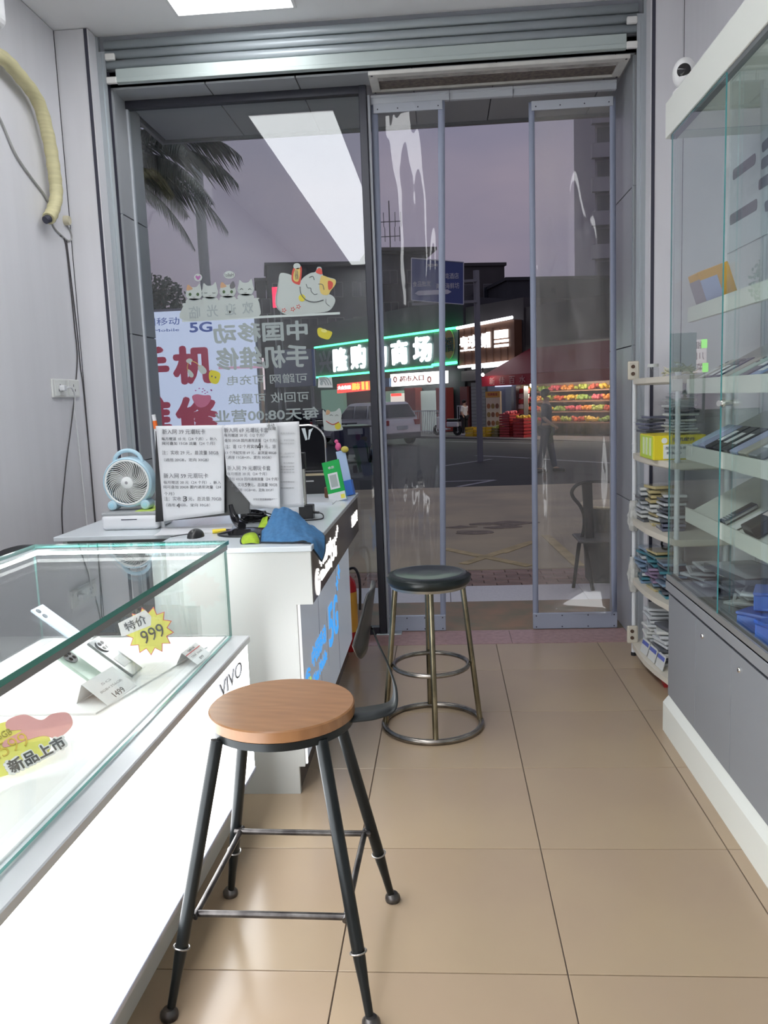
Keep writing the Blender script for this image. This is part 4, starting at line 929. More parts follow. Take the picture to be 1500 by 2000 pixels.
cut(t, o_, [(570, 548), (573, 524), (589, 521), (587, 552), (582, 556)], crd, 'charm_frame', 1); cut(t, o_, [(573, 546), (576, 527), (586, 525), (583, 549)], ylw, 'charm', 2)
p_ = SP(579.5, 537)-o_; text('招\n财', (p_.x, -.0040, p_.z), LX, ZP, .022, .055, line, t, bold=0, ext=.0004)
cut(t, o_, ell(580, 520, 7, 6, 10), catw, 'paw', 2); cut(t, o_, ell(590, 582, 6.5, 7, 12), gold, 'bell', 3)
stroke(t, o_, [(586, 560), (588, 574), (598, 586), (615, 590), (632, 586)], line, 'collar', .006)
stroke(t, o_, [(604, 542), (611, 540), (614, 547)], line, 'eye', .004); stroke(t, o_, [(622, 555), (630, 556), (633, 566)], line, 'eye', .004)
stroke(t, o_, [(598, 555), (601, 562), (607, 563), (608, 569), (614, 575), (620, 574)], line, 'mouth', .004)
for u, v in ((555, 606), (572, 604), (583, 599)):
    cut(t, o_, star(5, 2.2, 5, 1) and [(u+a, v+b_) for a, b_ in star(5, 2.4, 5.5)], crd, 'flower', 2, False); cut(t, o_, ell(u, v, 2, 2, 8), catw, 'flower_centre', 3)
cut(t, o_, ell(645, 588, 8.5, 10, 12), catw, 'front_paw', 2); stroke(t, o_, [(637, 584), (637, 592), (644, 598)], line, 'paw_line', .003)
stroke(t, o_, [(545, 545), (541, 570), (540, 595), (552, 612)], stg, 'outline', .004)
# ingot, small cat, wifi sign, charms
t, o_ = cutout('ingot_sticker', 'yellow gold ingot sticker on the window', 634, 655)
cut(t, o_, [(620, 643), (626, 640), (634, 644), (643, 646), (649, 650), (643, 662), (634, 662), (622, 656)], gold, 'ingot', 0); cut(t, o_, ell(633, 646, 6, 3.5, 10, .2), M('ingot_light', (.78, .74, .22), .5), 'ingot_dome', 2)
t, o_ = cutout('small_cat_sticker', 'small waving lucky cat sticker with gold coin on the window', 650, 842)
cut(t, o_, [(632, 832), (630, 802), (635, 805), (637, 815), (664, 815), (667, 830), (668, 840), (636, 841)], catw, 'body', 0)
cut(t, o_, [(635, 813), (637, 802), (643, 804), (655, 803), (663, 797), (667, 808), (665, 820), (652, 827), (640, 824)], catw, 'head', 1)
cut(t, o_, [(637, 810), (638, 801), (644, 802), (644, 808)], cato, 'orange_patch', 2); cut(t, o_, ell(660, 832, 6, 7, 10), gold, 'coin', 2); stroke(t, o_, [(637, 822), (650, 829), (662, 824)], crd, 'collar', .005)
for s in (-5, 6): stroke(t, o_, [(652+s-3, 812), (652+s, 810), (652+s+3, 812)], line, 'eye', .003)
t, o_ = cutout('wifi_sticker', 'white wifi sign sticker on the window', 634, 757)
cut(t, o_, [(621, 757), (622, 737), (648, 737), (650, 757)], M('sticker_bright', (.72, .74, .74), .6), 'plate', 0, False)
for r in (8, 14, 20): stroke(t, o_, [(628-r*.25, 750-r*.6), (628+r*.55, 748-r*.5), (630+r*.85, 752)], stg, 'arc', .008)
cut(t, o_, ell(628, 749, 3.2, 3.6, 10), stg, 'dot', 2)
t, o_ = cutout('square_charm_sticker', 'yellow rounded square sticker with two dots on the window', 416, 736)
cut(t, o_, [(408, 737), (410, 725), (420, 724), (430, 730), (428, 744), (422, 750), (412, 747)], gold, 'square', 0)
for u in (414, 421): cut(t, o_, ell(u, 735+(u-414)*.3, 1.4, 2, 8), line, 'dot', 2)
t, o_ = cutout('charm_string_sticker', 'pale dangling charm sticker beside the yellow square', 385, 730)
cut(t, o_, [(364, 703), (370, 700), (376, 703), (372, 709), (365, 708)], catw, 'charm', 0); cut(t, o_, [(387, 715), (394, 713), (403, 722), (402, 729), (394, 730), (388, 723)], catw, 'charm', 0); cut(t, o_, [(366, 723), (370, 722), (378, 731), (376, 737), (370, 735)], catw, 'charm', 0)
stroke(t, o_, [(374, 705), (384, 709), (391, 716)], ylw, 'string', .004); stroke(t, o_, [(368, 709), (366, 718), (368, 724)], ylw, 'string', .004)
t, o_ = cutout('flower_sticker', 'pink flower cluster sticker low on the window', 392, 780)
cut(t, o_, [(375, 775), (384, 770), (398, 772), (410, 772), (412, 780), (404, 792), (392, 796), (382, 790)], M('flower_pink', (.52, .16, .26), .6), 'bloom', 0)
for k in range(9): u, v = 378+random.random()*36, 757+random.random()*12; cut(t, o_, ell(u, v, 1.6, 1.2, 7), cath, 'petal', 1)

# ================================================================== right-hand glass cabinet
CX, CY1, CY0 = .95, 3.55, -1.2
cab = thing('glass_cabinet', 'tall glass display cabinet with white top and grey doors along the right wall', 'cabinet', (CX, CY1, 0))
def cb_(*bx): x0, x1, y0, y1, z0, z1 = bx; return (x0-CX, x1-CX, y0-CY1, y1-CY1, z0, z1)
ivory = M('cabinet_white', (.74, .76, .71), .4); greyd = M('door_grey', (.235, .25, .27), .42); greyl = M('ledge_grey', (.30, .315, .335), .35, .2)
cg = GLASS('cabinet_glass', (.93, .965, .955), 1.5)
q = B(); q.prism([(-.022, 0), (.36, 0), (.36, .16), (.004, .16), (-.022, .128)], CY1-CY0, Matrix(((1, 0, 0, 0), (0, 0, -1, 0), (0, 1, 0, 0), (0, 0, 0, 1)))); q.build('plinth', ivory, cab)
q = B(); q.box(*cb_(.965, 1.325, CY0, CY1-.003, .16, .62)); q.build('base_carcass', greyl, cab)
ds_ = [3.548, 3.16, 2.765, 2.36, 1.95, 1.54]
for y1, y0 in zip(ds_, ds_[1:]):
    q = B(); q.box(*cb_(.948, .966, y0+.002, y1-.002, .163, .612), .001, 1); d_ = q.build('door', greyd, cab)
    if y1 < 3.5 or True:
        yk = y0-.0+.31 if y1 < 3.0 else y0+.31
    ly = {3.548: None, 3.16: 3.073, 2.765: 2.686}.get(y1, (y0+y1)/2+.1)
    if ly:
        q = B(); q.lathe([(0, .006), (.008, .006), (.010, .003), (.010, 0), (0, 0)], n=18, mat=Matrix.Translation((-.002, ly-CY1, .565)) @ Matrix.Rotation(-PI/2, 4, 'Y')); lk = q.build('lock', M('lock_chrome', (.75, .75, .72), .15, 1.), d_)
        q = B(); q.box(-.0092, -.0078, ly-CY1-.001, ly-CY1+.001, .561, .569); q.build('keyhole', gapm, lk)
q = B(); q.box(*cb_(.935, 1.325, CY0, CY1, .632, .672), .002, 1); q.build('ledge', greyl, cab)
q = B(); q.box(*cb_(.958, .966, CY0, CY1, .612, .632)); q.build('shadow_gap', gapm, cab)
q = B(); q.box(*cb_(.938, .946, CY0, CY1, .672, .70)); q.box(*cb_(.962, .970, CY0, CY1, .672, .70)); q.box(*cb_(.938, .970, CY0, CY1, .672, .677)); q.build('door_track', M('track_grey', (.36, .37, .36), .35, .5), cab)
q = B(); q.box(*cb_(.945, 1.325, CY0, 3.655, 2.505, 2.645), .002, 1); q.build('top_box', ivory, cab)
q = B(); q.box(*cb_(.952, .975, CY0, 3.60, 2.488, 2.505)); q.build('top_track', M('track_dark', (.13, .14, .15), .4), cab)
gE = M('glass_edge2', (.07, .27, .28), .1); gP = M('glass_edge3', (.45, .52, .55), .2)
pane('end_glass', cb_(.955, 1.32, CY1-.010, CY1-.004, .70, 2.505), 1, cab, gP, cg)
pane('sliding_glass', cb_(.940, .945, 2.90, CY1-.012, .68, 2.49), 0, cab, gE, cg)
pane('sliding_glass', cb_(.963, .969, CY0, 2.93, .68, 2.49), 0, cab, cg, cg)
# cylinder lock on the glass and corner clip
q = B(); p = Vector((.93-CX, 2.885-CY1, 1.432)); q.cyl(p, p+Vector((.05, .03, 0)), .010, n=14); q.lathe([(0, .0), (.014, 0), (.014, .008), (0, .008)], n=16, mat=Matrix.Translation(p+Vector((.012, .006, 0))) @ Matrix.Rotation(PI/2, 4, 'Y')); q.build('glass_lock', MATS['lock_chrome'], cab)
q = B(); q.box(.00, .045, -.014, .002, 1.475, 1.525, .003, 1); q.build('glass_clip', M('clip_clear', (.75, .75, .72), .2), cab)
shelfm = M('shelf_ivory', (.66, .68, .62), .45)
SH = [(1.78, 0.10), (1.495, .15), (1.225, .15), (.965, .16)]
def shelf_pt(k, x, y, up=0.):
    z0, rise = SH[k]; f = (x-1.0)/.30
    n = Vector((-rise, 0, .30)).normalized(); return Vector((x, y, z0+.006+rise*f))+n*up
for k, (z0, rise) in enumerate(SH):
    q = B(); q.prism([(.05, z0-.03), (.05, z0+.028), (.058, z0+.028), (.062, z0+.006), (.365, z0+.006+rise*1.02), (.365, z0-.012+rise*1.02), (.07, z0-.03)], 3.50-CY0, Matrix(((1, 0, 0, 0), (0, 0, -1, -.05), (0, 1, 0, 0), (0, 0, 0, 1)))); q.build('shelf', shelfm, cab)
# wall poster behind the glass
po = thing('wall_poster', 'white wall poster with grey lettering reading 二手机 behind the cabinet glass', 'poster', (XR-.006, 3.30, 2.36))
q = B(); q.box(-.004, 0, -.85, .72, -.27, .26); q.build('board', M('poster_white', (.70, .72, .76), .35), po)
tx = M('poster_ink', (.13, .12, .15), .5)
text('二手机', (-.0055, .17, -.03), (0, -1, 0), ZP, 1.02, .31, tx, po, bold=.03)
# security camera on top
p = aY(1330, 190, 3.60); cm = thing('security_camera', 'white round security camera on top of the glass cabinet', 'camera', (1.00, 3.615, 2.645))
cw = M('camera_white', (.78, .78, .78), .3)
q = B(); q.lathe([(0, 0), (.036, 0), (.040, .012), (.036, .03), (.026, .04), (0, .042)], n=28); q.build('base', cw, cm)
q = B(); q.ball((.008, 0, .098), .05, (.93, 1., 1.18), 28); q.build('head', cw, cm)
ld = Vector((-.30, -.92, -.16)).normalized(); fr_ = frame(Vector((.008, 0, .102))+ld*.034, ld.cross(ZP).normalized(), ZP)
q = B(); q.lathe([(0, .018), (.014, .016), (.026, .008), (.029, -.006)], n=28, mat=frame(Vector((.008, 0, .102))+ld*.037, ZP.cross(ld), ld.cross(ZP.cross(ld)))); fc_ = q.build('face', M('camera_black', (.012, .012, .014), .12), cm)

# phones and boxes on the sloping shelves
SHG = 'second-hand phones on the sloping cabinet shelves'
def slanted(k, y, L, Wd, th, mat, label, name='used_phone', cat_='phone', group=SHG, lab=None, x0=1.022, lens=False, extra=None):
    z0, rise = SH[k]; ang = math.atan2(rise, .30)
    p_ = shelf_pt(k, x0, y); t = thing(name, label, cat_, p_, 0, group)
    m4 = Matrix.Rotation(-ang, 4, 'Y') @ Matrix.Translation((0, 0, .0005))
    q = B(); q.box(0, L, -Wd/2, Wd/2, 0, th, min(.004, th*.3), 2, mat=m4); bd = q.build('body', mat, t)
    if lab: q = B(); q.box(L*lab[0], L*lab[1], -Wd*lab[2], Wd*lab[2], th, th+.0008, mat=m4); q.build('price_label', MATS['label_white'], t)
    if lens:
        for dx in (.022, .048): q = B(); q.cyl(m4 @ Vector((L-dx, Wd/2-.020, th)), m4 @ Vector((L-dx, Wd/2-.020, th+.0015)), .008, n=14); q.build('lens', MATS['lens_black'], t)
    if extra: extra(t, m4, L, Wd, th)
    return t
cols = {'black': M('ph_black', (.03, .03, .036), .25), 'navy': M('ph_navy', (.035, .05, .09), .25), 'blue': M('ph_blue', (.25, .38, .66), .25), 'pale': M('ph_pale', (.50, .62, .80), .3), 'green': M('ph_mint', (.45, .60, .52), .3), 'beige': M('ph_beige', (.50, .47, .40), .3), 'grey': M('ph_grey', (.27, .28, .30), .3), 'lav': M('ph_lav', (.45, .48, .70), .3)}
row1 = [(3.30, 'grey', None), (3.20, 'pale', (.2, .5, .3)), (3.08, 'blue', None), (2.92, 'black', (.1, .4, .3))]
q = B()
ob_ = slanted(0, 3.40, .12, .13, .135, M('box_orange', (.72, .40, .06), .45), 'orange and pale blue box standing on the top cabinet shelf', 'phone_box', 'box', None, None, 1.03,
              extra=lambda t, m4, L, Wd, th: (B().box(.0, L*.55, -Wd/2-.001, -Wd/2, 0, th*.75, mat=m4).build('blue_panel', M('box_blue', (.42, .50, .72), .45), t), B().box(-.001, 0, -Wd/2, Wd/2, .01, th*.8, mat=m4).build('grey_side', M('box_grey', (.35, .32, .36), .45), t)))
ORD = ('first', 'second', 'third', 'fourth', 'fifth', 'sixth', 'seventh', 'eighth')
ADJ = {'black': 'black', 'navy': 'dark navy', 'blue': 'blue', 'pale': 'pale blue', 'green': 'mint green', 'beige': 'beige', 'grey': 'grey', 'lav': 'lavender'}
for i, (y, c, lb) in enumerate(row1): slanted(0, y, .155, .074, .009, cols[c], f'{ADJ[c]} phone on the top cabinet shelf, {ORD[i]} from the orange box', lab=lb, lens=True)
row2 = [(3.42, 'beige', (.1, .55, .28)), (3.325, 'black', (.15, .65, .3)), (3.235, 'navy', (.15, .6, .3)), (3.13, 'beige', None), (3.03, 'green', None), (2.93, 'navy', (.45, .8, .3)), (2.83, 'blue', (.2, .5, .3)), (2.72, 'black', None)]
for i, (y, c, lb) in enumerate(row2): slanted(1, y, .158, .076, .011, cols[c], f'{ADJ[c]} phone on the second cabinet shelf, {ORD[i]} from the end glass', lab=lb, lens=(i % 2 == 0))
row3 = [(3.43, 'pale', None), (3.345, 'lav', None), (3.26, 'black', (.30, .75, .25)), (3.17, 'black', (.25, .70, .25)), (3.08, 'black', (.25, .70, .25)), (2.985, 'lav', None), (2.90, 'beige', None), (2.80, 'grey', (.3, .6, .3))]
for i, (y, c, lb) in enumerate(row3): slanted(2, y, .165, .078, .022, cols[c], f'{ADJ[c]} boxed phone on the third cabinet shelf, {ORD[i]} from the end glass', lab=lb)
def keys(t, m4, L, Wd, th):
    q = B(); q.box(L*.45, L*.9, -Wd*.36, Wd*.36, th, th+.0008, mat=m4); q.build('screen', M('screen_black', (.01, .01, .013), .08), t)
    km = M('key_silver', (.45, .47, .52), .3, .5)
    for r in range(4):
        for c in range(3): q = B(); q.box(L*(.07+.08*r), L*(.12+.08*r), -Wd*.36+c*Wd*.26, -Wd*.36+c*Wd*.26+Wd*.2, th, th+.001, mat=m4); q.build('key', km, t)
    for s in (-1, 1): q = B(); q.box(.004, L-.004, s*(Wd/2+.0002)-.001, s*(Wd/2+.0002)+.001, th*.2, th*.8, mat=m4); q.build('chrome_side', M('chrome_side', (.75, .75, .8), .15, 1.), t)
slanted(3, 3.10, .135, .055, .016, cols['navy'], 'dark keypad phone lying on the lowest cabinet shelf', 'keypad_phone', extra=keys, group=None)
slanted(3, 2.99, .12, .06, .003, MATS['label_white'], 'white paper card lying beside the keypad phone', 'info_card', 'card', None)
slanted(3, 2.82, .17, .10, .04, cols['black'], 'black box with a pale picture on the lowest cabinet shelf', 'phone_box', 'box', None, extra=lambda t, m4, L, Wd, th: B().box(L*.45, L*.9, -Wd*.3, Wd*.3, th, th+.0008, mat=m4).build('pale_picture', M('pale_pic', (.7, .6, .58), .4), t))

# blue plastic boxes and clear packs on the cabinet floor
blu = M('blue_plastic', (.035, .12, .52), .3); blu2 = M('blue_plastic2', (.05, .16, .60), .35)
for i, (x, y, z, rz, s) in enumerate(((1.05, 2.55, .672, .3, 1.), (1.16, 2.72, .672, -.2, 1.), (1.05, 2.76, .672, .7, .8), (1.12, 2.60, .758, .1, .95), (1.08, 2.80, .745, -.4, .75), (1.20, 2.50, .758, .5, .9))):
    t = thing('blue_box', ('blue plastic box on the cabinet floor' if z < .7 else 'blue plastic box stacked on other blue boxes'), 'box', (x, y, z), rz, 'blue plastic boxes in the cabinet')
    q = B(); q.box(-.06*s, .06*s, -.09*s, .09*s, 0, .07*s, .004, 1); q.build('body', blu if i % 2 else blu2, t)
    q = B(); q.box(-.063*s, .063*s, -.093*s, .093*s, .07*s, .083*s, .003, 1); q.build('lid', blu2 if i % 2 else blu, t)
    t['label'] = 'glossy blue plastic box in the pile on the cabinet floor'
pk = [M('pack_grey', (.45, .47, .50), .3), M('pack_dark', (.12, .13, .15), .35), M('pack_pale', (.62, .66, .66), .3)]
for i in range(14):
    col_, lv = i % 3, i//3
    t = thing('accessory_pack', 'clear and grey accessory pack in the pile behind the sliding glass', 'pack', (1.02+.05*(col_ % 2)+random.uniform(0, .12), 3.42-.17*col_+random.uniform(-.03, .03), .672+lv*.020), random.uniform(-.6, .6), 'accessory packs on the cabinet floor')
    q = B(); q.box(-.05, .05, -.085, .085, 0, .012, .003, 1); q.build('card', pk[i % 3], t)
    q = B(); q.box(-.038, .038, -.06, .03, .012, .019, .004, 2); q.build('blister', GLASS('blister', (.9, .92, .93), 1.45), t)
t = thing('flat_box', 'flat dark box lying across the accessory packs', 'box', (1.14, 3.16, .776), .15); q = B(); q.box(-.10, .10, -.16, .16, 0, .022, .002, 1); q.build('carton', pk[1], t); q = B(); q.box(-.09, .09, -.15, .15, .022, .023); q.build('top_print', pk[0], t)

# ================================================================== plastic corner rack
rk = thing('storage_rack', 'cream plastic rack with five shelves and white poles beside the entrance', 'rack', (1.18, 4.30, 0))
cream = M('rack_cream', (.66, .62, .53), .5); polew = M('pole_white', (.74, .77, .80), .35)
RZ = [.085, .455, .785, 1.145, 1.545]
def shp(): 
    pts = [(.14, -.42), (.14, .34), (-.06, .34)]+arc(-.06, .24, .10, .10, PI/2, PI, 8)+[(-.165, .10), (-.165, -.05), (-.15, -.20), (-.125, -.34), (-.115, -.42)]
    return pts
for z in RZ:
    q = B(); q.prism(shp(), .028, None, z-.028); s_ = q.build('shelf', cream, rk)
    q = B(); q.prism([(x*.93, y*.96) for x, y in shp()], .008, None, z-.036); q.build('rib', M('rack_cream2', (.55, .52, .45), .6), s_)
for x, y in ((-.142, .30), (-.105, -.40), (.12, .31), (.12, -.40)):
    q = B(); q.cyl((x, y, .012), (x, y, 1.56), .012, n=14); pl_ = q.build('pole', polew, rk)
    q = B(); q.cyl((x, y, 0), (x, y, .02), .015, n=14); q.build('foot', dk, pl_)
    for z in RZ:
        for dz in (.012, .05):
            q = B(); q.lathe([(.0135, -.004), (.0145, 0), (.0135, .004), (.012, .004)], (x, y, z+dz), 14); q.build('collar', polew, pl_)
for z in (RZ[0], RZ[-1]):
    q = B(); q.box(-.185, -.125, .268, .278, z-.005, z+.095, .008, 2); pt_ = q.build('end_plate', cream, rk)
    for dz in (.027, .065): q = B(); q.cyl((-.158, .262, z+dz), (-.158, .269, z+dz), .010, n=14); q.build('bolt_hole', M('hole_brown', (.10, .06, .04), .6), pt_)
# goods on the rack
pouch = [M('case_%d' % i, c, .35) for i, c in enumerate(((.10, .11, .13), (.55, .58, .60), (.20, .30, .42), (.06, .22, .28), (.30, .22, .34), (.52, .44, .22), (.62, .64, .62), (.14, .15, .22)))]
clr = GLASS('pouch_film', (.92, .93, .94), 1.45)
NTH = ('bottom', 'second', 'third', 'fourth', 'fifth', 'sixth', 'seventh', 'eighth', 'ninth', 'tenth', 'eleventh', 'twelfth', 'thirteenth', 'fourteenth')
def stack(x, y, z, n, pal, dz, w, l, jit, base, group, film=True):
    for k in range(n):
        label = base+(', '+('lowest of its stack' if k == 0 else 'topmost of its stack' if k == n-1 else NTH[k]+' from the bottom'))
        t = thing('phone_case_pack', label, 'phone case', (x+random.uniform(-jit, jit), y+random.uniform(-jit, jit), z+k*dz), random.uniform(-.25, .25), group)
        q = B(); q.box(-w/2, w/2, -l/2, l/2, 0, dz*.72, min(.003, dz*.2), 1); q.build('case', random.choice(pal), t)
        if film: q = B(); q.box(-w/2-.008, w/2+.006, -l/2-.006, l/2+.012, dz*.74, dz*.86); q.build('pouch', clr, t)
P = pouch
stack(1.10, 4.47, RZ[3]+.10, 6, [P[0], P[7], P[6]], .018, .10, .15, .012, 'dark phone case pouch lying on the yellow carton', 'phone cases on the yellow carton')
stack(1.17, 4.20, RZ[3]+.125, 14, [P[1], P[6], P[0]], .014, .11, .16, .01, 'thin phone case in the tall pile behind the yellow carton', 'tall stack of thin cases')
stack(1.09, 4.50, RZ[2], 8, [P[0], P[1], P[6]], .024, .10, .13, .012, 'grey case pack on the middle rack shelf by the pole', 'case packs on the middle shelf by the pole')
stack(1.12, 4.36, RZ[2], 9, [P[5], P[6], P[1]], .024, .11, .13, .012, 'yellowish case pack on the middle rack shelf', 'yellowish packs on the middle shelf')
stack(1.13, 4.20, RZ[2], 9, [P[0], P[1], P[7]], .021, .11, .14, .012, 'dark case pack on the middle rack shelf near the cabinet', 'dark packs on the middle shelf')
stack(1.09, 4.48, RZ[1], 9, [P[3], P[2], P[1]], .022, .10, .14, .014, 'teal case pack on the second lowest shelf by the pole', 'teal packs on the lower shelf')
stack(1.11, 4.31, RZ[1], 10, [P[3], P[2], P[4], P[5]], .021, .11, .14, .014, 'case pack in the middle pile of the second lowest shelf', 'coloured packs on the lower shelf')
stack(1.12, 4.13, RZ[1], 9, [P[2], P[3], P[0]], .021, .11, .14, .014, 'blue case pack on the second lowest shelf near the cabinet', 'blue packs on the lower shelf')
stack(1.12, 4.42, RZ[0], 12, [P[6], P[1], P[6]], .021, .11, .15, .012, 'white screen film box on the bottom rack shelf', 'white boxes on the bottom shelf', False)
stack(1.13, 4.22, RZ[0], 9, [P[0], P[7], P[6], P[1]], .023, .11, .15, .012, 'dark or white flat box behind the bottom shelf cards', 'dark boxes on the bottom shelf', False)
for i, y in enumerate((4.36, 4.24, 4.12)):
    t = thing('blue_pen_pack', ('white card with a blue bar nearest the rack end plate', 'white card with a blue bar between its two twins', 'white card with a blue bar nearest the glass cabinet')[i], 'card pack', (1.045+.01*i, y, RZ[0]), .1, 'cards with blue bars on the bottom shelf'); q = B(); q.box(-.012, -.008, -.05, .05, 0, .075, mat=Matrix.Rotation(.25, 4, 'Y')); q.build('card', P[6], t)
    q = B(); q.box(-.0135, -.012, -.045, .045, .045, .065, mat=Matrix.Rotation(.25, 4, 'Y')); q.build('blue_bar', M('bar_blue', (.10, .14, .46), .4), t)
# yellow carton
yc = thing('yellow_carton', 'yellow carton with white label panel and green stripes on the rack', 'carton', (1.115, 4.30, RZ[3]), .0)
ym = M('carton_yellow', (.80, .68, .03), .4); lm_ = M('carton_lime', (.55, .72, .08), .4); lw = M('carton_white', (.78, .82, .80), .45)
q = B(); q.box(-.105, .14, -.23, .05, 0, .118, .002, 1); q.build('carton_body', ym, yc)
q = B(); q.box(-.107, -.105, -.21, .03, .004, .114); gs_ = q.build('green_side', lm_, yc)
for y in (-.17, -.10, -.04): q = B(); q.box(-.1085, -.107, y-.018, y+.018, .02, .105); q.build('white_stripe', M('stripe_pale', (.70, .80, .50), .45), gs_)
q = B(); q.box(-.06, .10, -.232, -.23, .006, .075); wp_ = q.build('label_panel', lw, yc)
text('型号 品名', (.0, -.2325, .058), XP, ZP, .10, .014, inkp, wp_, bold=0); text('数量 10', (-.01, -.2325, .034), XP, ZP, .07, .012, inkp, wp_, bold=0)
text('手机配件', (.035, -.2312, .098), XP, ZP, .11, .018, inkp, yc, bold=.01)
q = B(); q.cyl((-.055, -.2325, .094), (-.055, -.2305, .094), .014, n=18); q.build('face_mark', lw, yc)
# bag of pale beads, jar on the top shelf
t = thing('jar', 'clear plastic jar on the top shelf of the cream rack', 'jar', (1.10, 4.46, RZ[4])); q = B(); q.lathe([(0, 0), (.028, 0), (.030, .004), (.030, .05), (.026, .056), (.026, .06)], n=20); q.build('jar_body', clr, t); q = B(); q.lathe([(.029, .056), (.029, .072), (0, .073)], n=20); q.build('lid', P[6], t)
t = thing('bag_of_cable_ties', 'pale yellow bag of cable ties on the top rack shelf', 'bag', (1.19, 4.28, RZ[4]))
q = B()
for k in range(70):
    a, r_ = random.uniform(0, 6.28), random.random()**.5*.11; p0_ = Vector((r_*math.cos(a)*.7, r_*math.sin(a), .008+random.random()*.075*(1-r_/.13)))
    q.tube([p0_, p0_+Vector((random.uniform(-.03, .03), random.uniform(-.03, .03), random.uniform(-.004, .02)))], .003, 5)
ob = q.build('tie_bundle', M('tie_cream', (.66, .64, .48), .5), t); ob['kind'] = 'stuff'
# crumpled clear bags tied to the front pole, hook tool, red wedge on the floor
film = M('film_white', (.60, .61, .58), .25, nz=.3, ns=30, bump=.6)
for i, (z, h) in enumerate(((.80, .085), (.47, .10))):
    q = B()
    def bagf(u, v, i=i): a = 2*PI*u; r_ = .022+.012*math.sin(v*PI)+.009*mnoise.noise(Vector((math.cos(a)*2, math.sin(a)*2, v*5+i*7))); return Vector((r_*math.cos(a), r_*math.sin(a), -h+2*h*v))
    q.grid(bagf, 22, 14); t = tag(q.build('crumpled_film', film, None, (1.18-.142, 4.60, z)), ('crumpled clear film wrapped round the rack pole at the middle shelf', 'crumpled clear film wrapped round the rack pole at the second lowest shelf')[i], 'film')
t = thing('carabiner_hook', 'black triangular carabiner hanging behind the rack shelf', 'hook', (1.20, 4.55, .70)); q = B(); q.tube(smoothpts([(-.02, 0, 0), (.01, 0, .005), (.028, 0, -.05), (.02, 0, -.075), (-.022, 0, -.065), (-.02, 0, -.03)], 4, True), .006, 8, True); q.build('loop', dk, t)
q = B(); q.prism([(-.06, -.10), (.03, -.12), (.05, .10), (-.01, .14)], .03); tag(q.build('red_door_wedge', M('wedge_red', (.40, .015, .02), .45), None, (1.12, 4.18, 0), (0, 0, .1)), 'red wedge on the floor under the cream rack', 'wedge')

# ================================================================== outside: ground
porch = M('porch_brown', (.34, .21, .135), .6, nz=.5, ns=5, col2=(.20, .185, .125))
q = B(); q.box(-4, 4, YT+.001, 5.93, -.08, -.006); struct(q.build('porch_floor', porch))
q = B(); q.box(-4, 4, 5.93, 6.46, -.12, -.03); stp_ = struct(q.build('entrance_step', grout))
gran = M('pale_granite', (.72, .71, .73), .5, nz=.12, ns=60)
for k in range(-4, 4): q = B(); q.box(.02+k*1.0+.002, 1.02+k*1.0-.002, 5.93, 6.457, -.03, -.012, .002, 1); q.build('slab', gran, stp_)
q = B(); q.box(-9, 9, 6.46, 7.16, -.14, -.045); pav = struct(q.build('brick_pavement', M('joint_dark', (.05, .045, .04), .9)))
bk = M('paving_brick', (.36, .24, .20), .8, nz=.3, ns=12, rand=.2, col2=(.26, .19, .16)); q = B(); q.box(-.097, .097, -.047, .047, -.02, 0, .004, 1); b0 = q.build('brick', bk, pav); first = True
for r in range(7):
    for c in range(-16, 20):
        o = b0 if first else link('brick', b0.data, None, pav); first = False
        o.location = (c*.2+(.1 if r % 2 else 0), 6.51+r*.1, -.035+random.uniform(-.002, .002))
tan_ = M('parking_concrete', (.52, .44, .285), .85, nz=.4, ns=.9, col2=(.36, .31, .225), bump=.2); asph = M('asphalt', (.036, .036, .037), .8, nz=.25, ns=1.2, bump=.15)
def ground(name, y0, y1, m, x=70):
    def f(u, v): y = y0+(y1-y0)*v; return Vector((-x+2*x*u, y, gz(y)))
    q = B(); q.grid(f, 2, 8, smooth=False); ob = q.build(name, m); solid(ob, .2, -1.); return struct(ob)
q = B(); y0, y1 = 7.16, 14.6; q.prism([(y0, gz(7.17)), (y1, gz(y1)), (y1, gz(y1)-.2), (y0, gz(7.17)-.2)], 140, Matrix(((0, 0, 1, -70), (1, 0, 0, 0), (0, 1, 0, 0), (0, 0, 0, 1)))); apron = struct(q.build('parking_apron', tan_))
q = B(); y0, y1 = 14.6, 90; q.prism([(y0, gz(y0)), (y1, gz(y1)), (y1, gz(y1)-.2), (y0, gz(y0)-.2)], 240, Matrix(((0, 0, 1, -120), (1, 0, 0, 0), (0, 1, 0, 0), (0, 0, 0, 1)))); road = struct(q.build('road', asph))
ymk = M('yellow_marking', (.62, .50, .26), .8, nz=.35, ns=6); wmk = M('white_marking', (.36, .36, .37), .8, nz=.3, ns=6)
def mark(u0, v0, u1, v1, w, m, par):
    A, C = aG(u0, v0), aG(u1, v1); d = (C-A).normalized(); s = Vector((d.y, -d.x, 0)).normalized()*w/2; q = B(); up = Vector((0, 0, .004))
    P_ = [A-s, A+s, C+s, C-s]; q.bm.faces.new([q.bm.verts.new(p_+up) for p_ in P_]); solid(q.build('road_marking', m, par), .003)
for a in ((905, 1102, 1034, 1060), (868, 1072, 1034, 1106), (1066, 1046, 1132, 1106), (980, 1080, 1042, 1058)): mark(*a, .10, ymk, apron)
for a, w in (((868, 941, 966, 938), .12), ((895, 951, 966, 938), .12), ((930, 890, 1034, 895), .16), ((868, 862, 1040, 866), .18), ((868, 910, 960, 897), .12), ((868, 850, 1040, 850), .2), ((1040, 896, 1200, 905), .16)): mark(*a, w, wmk, road)
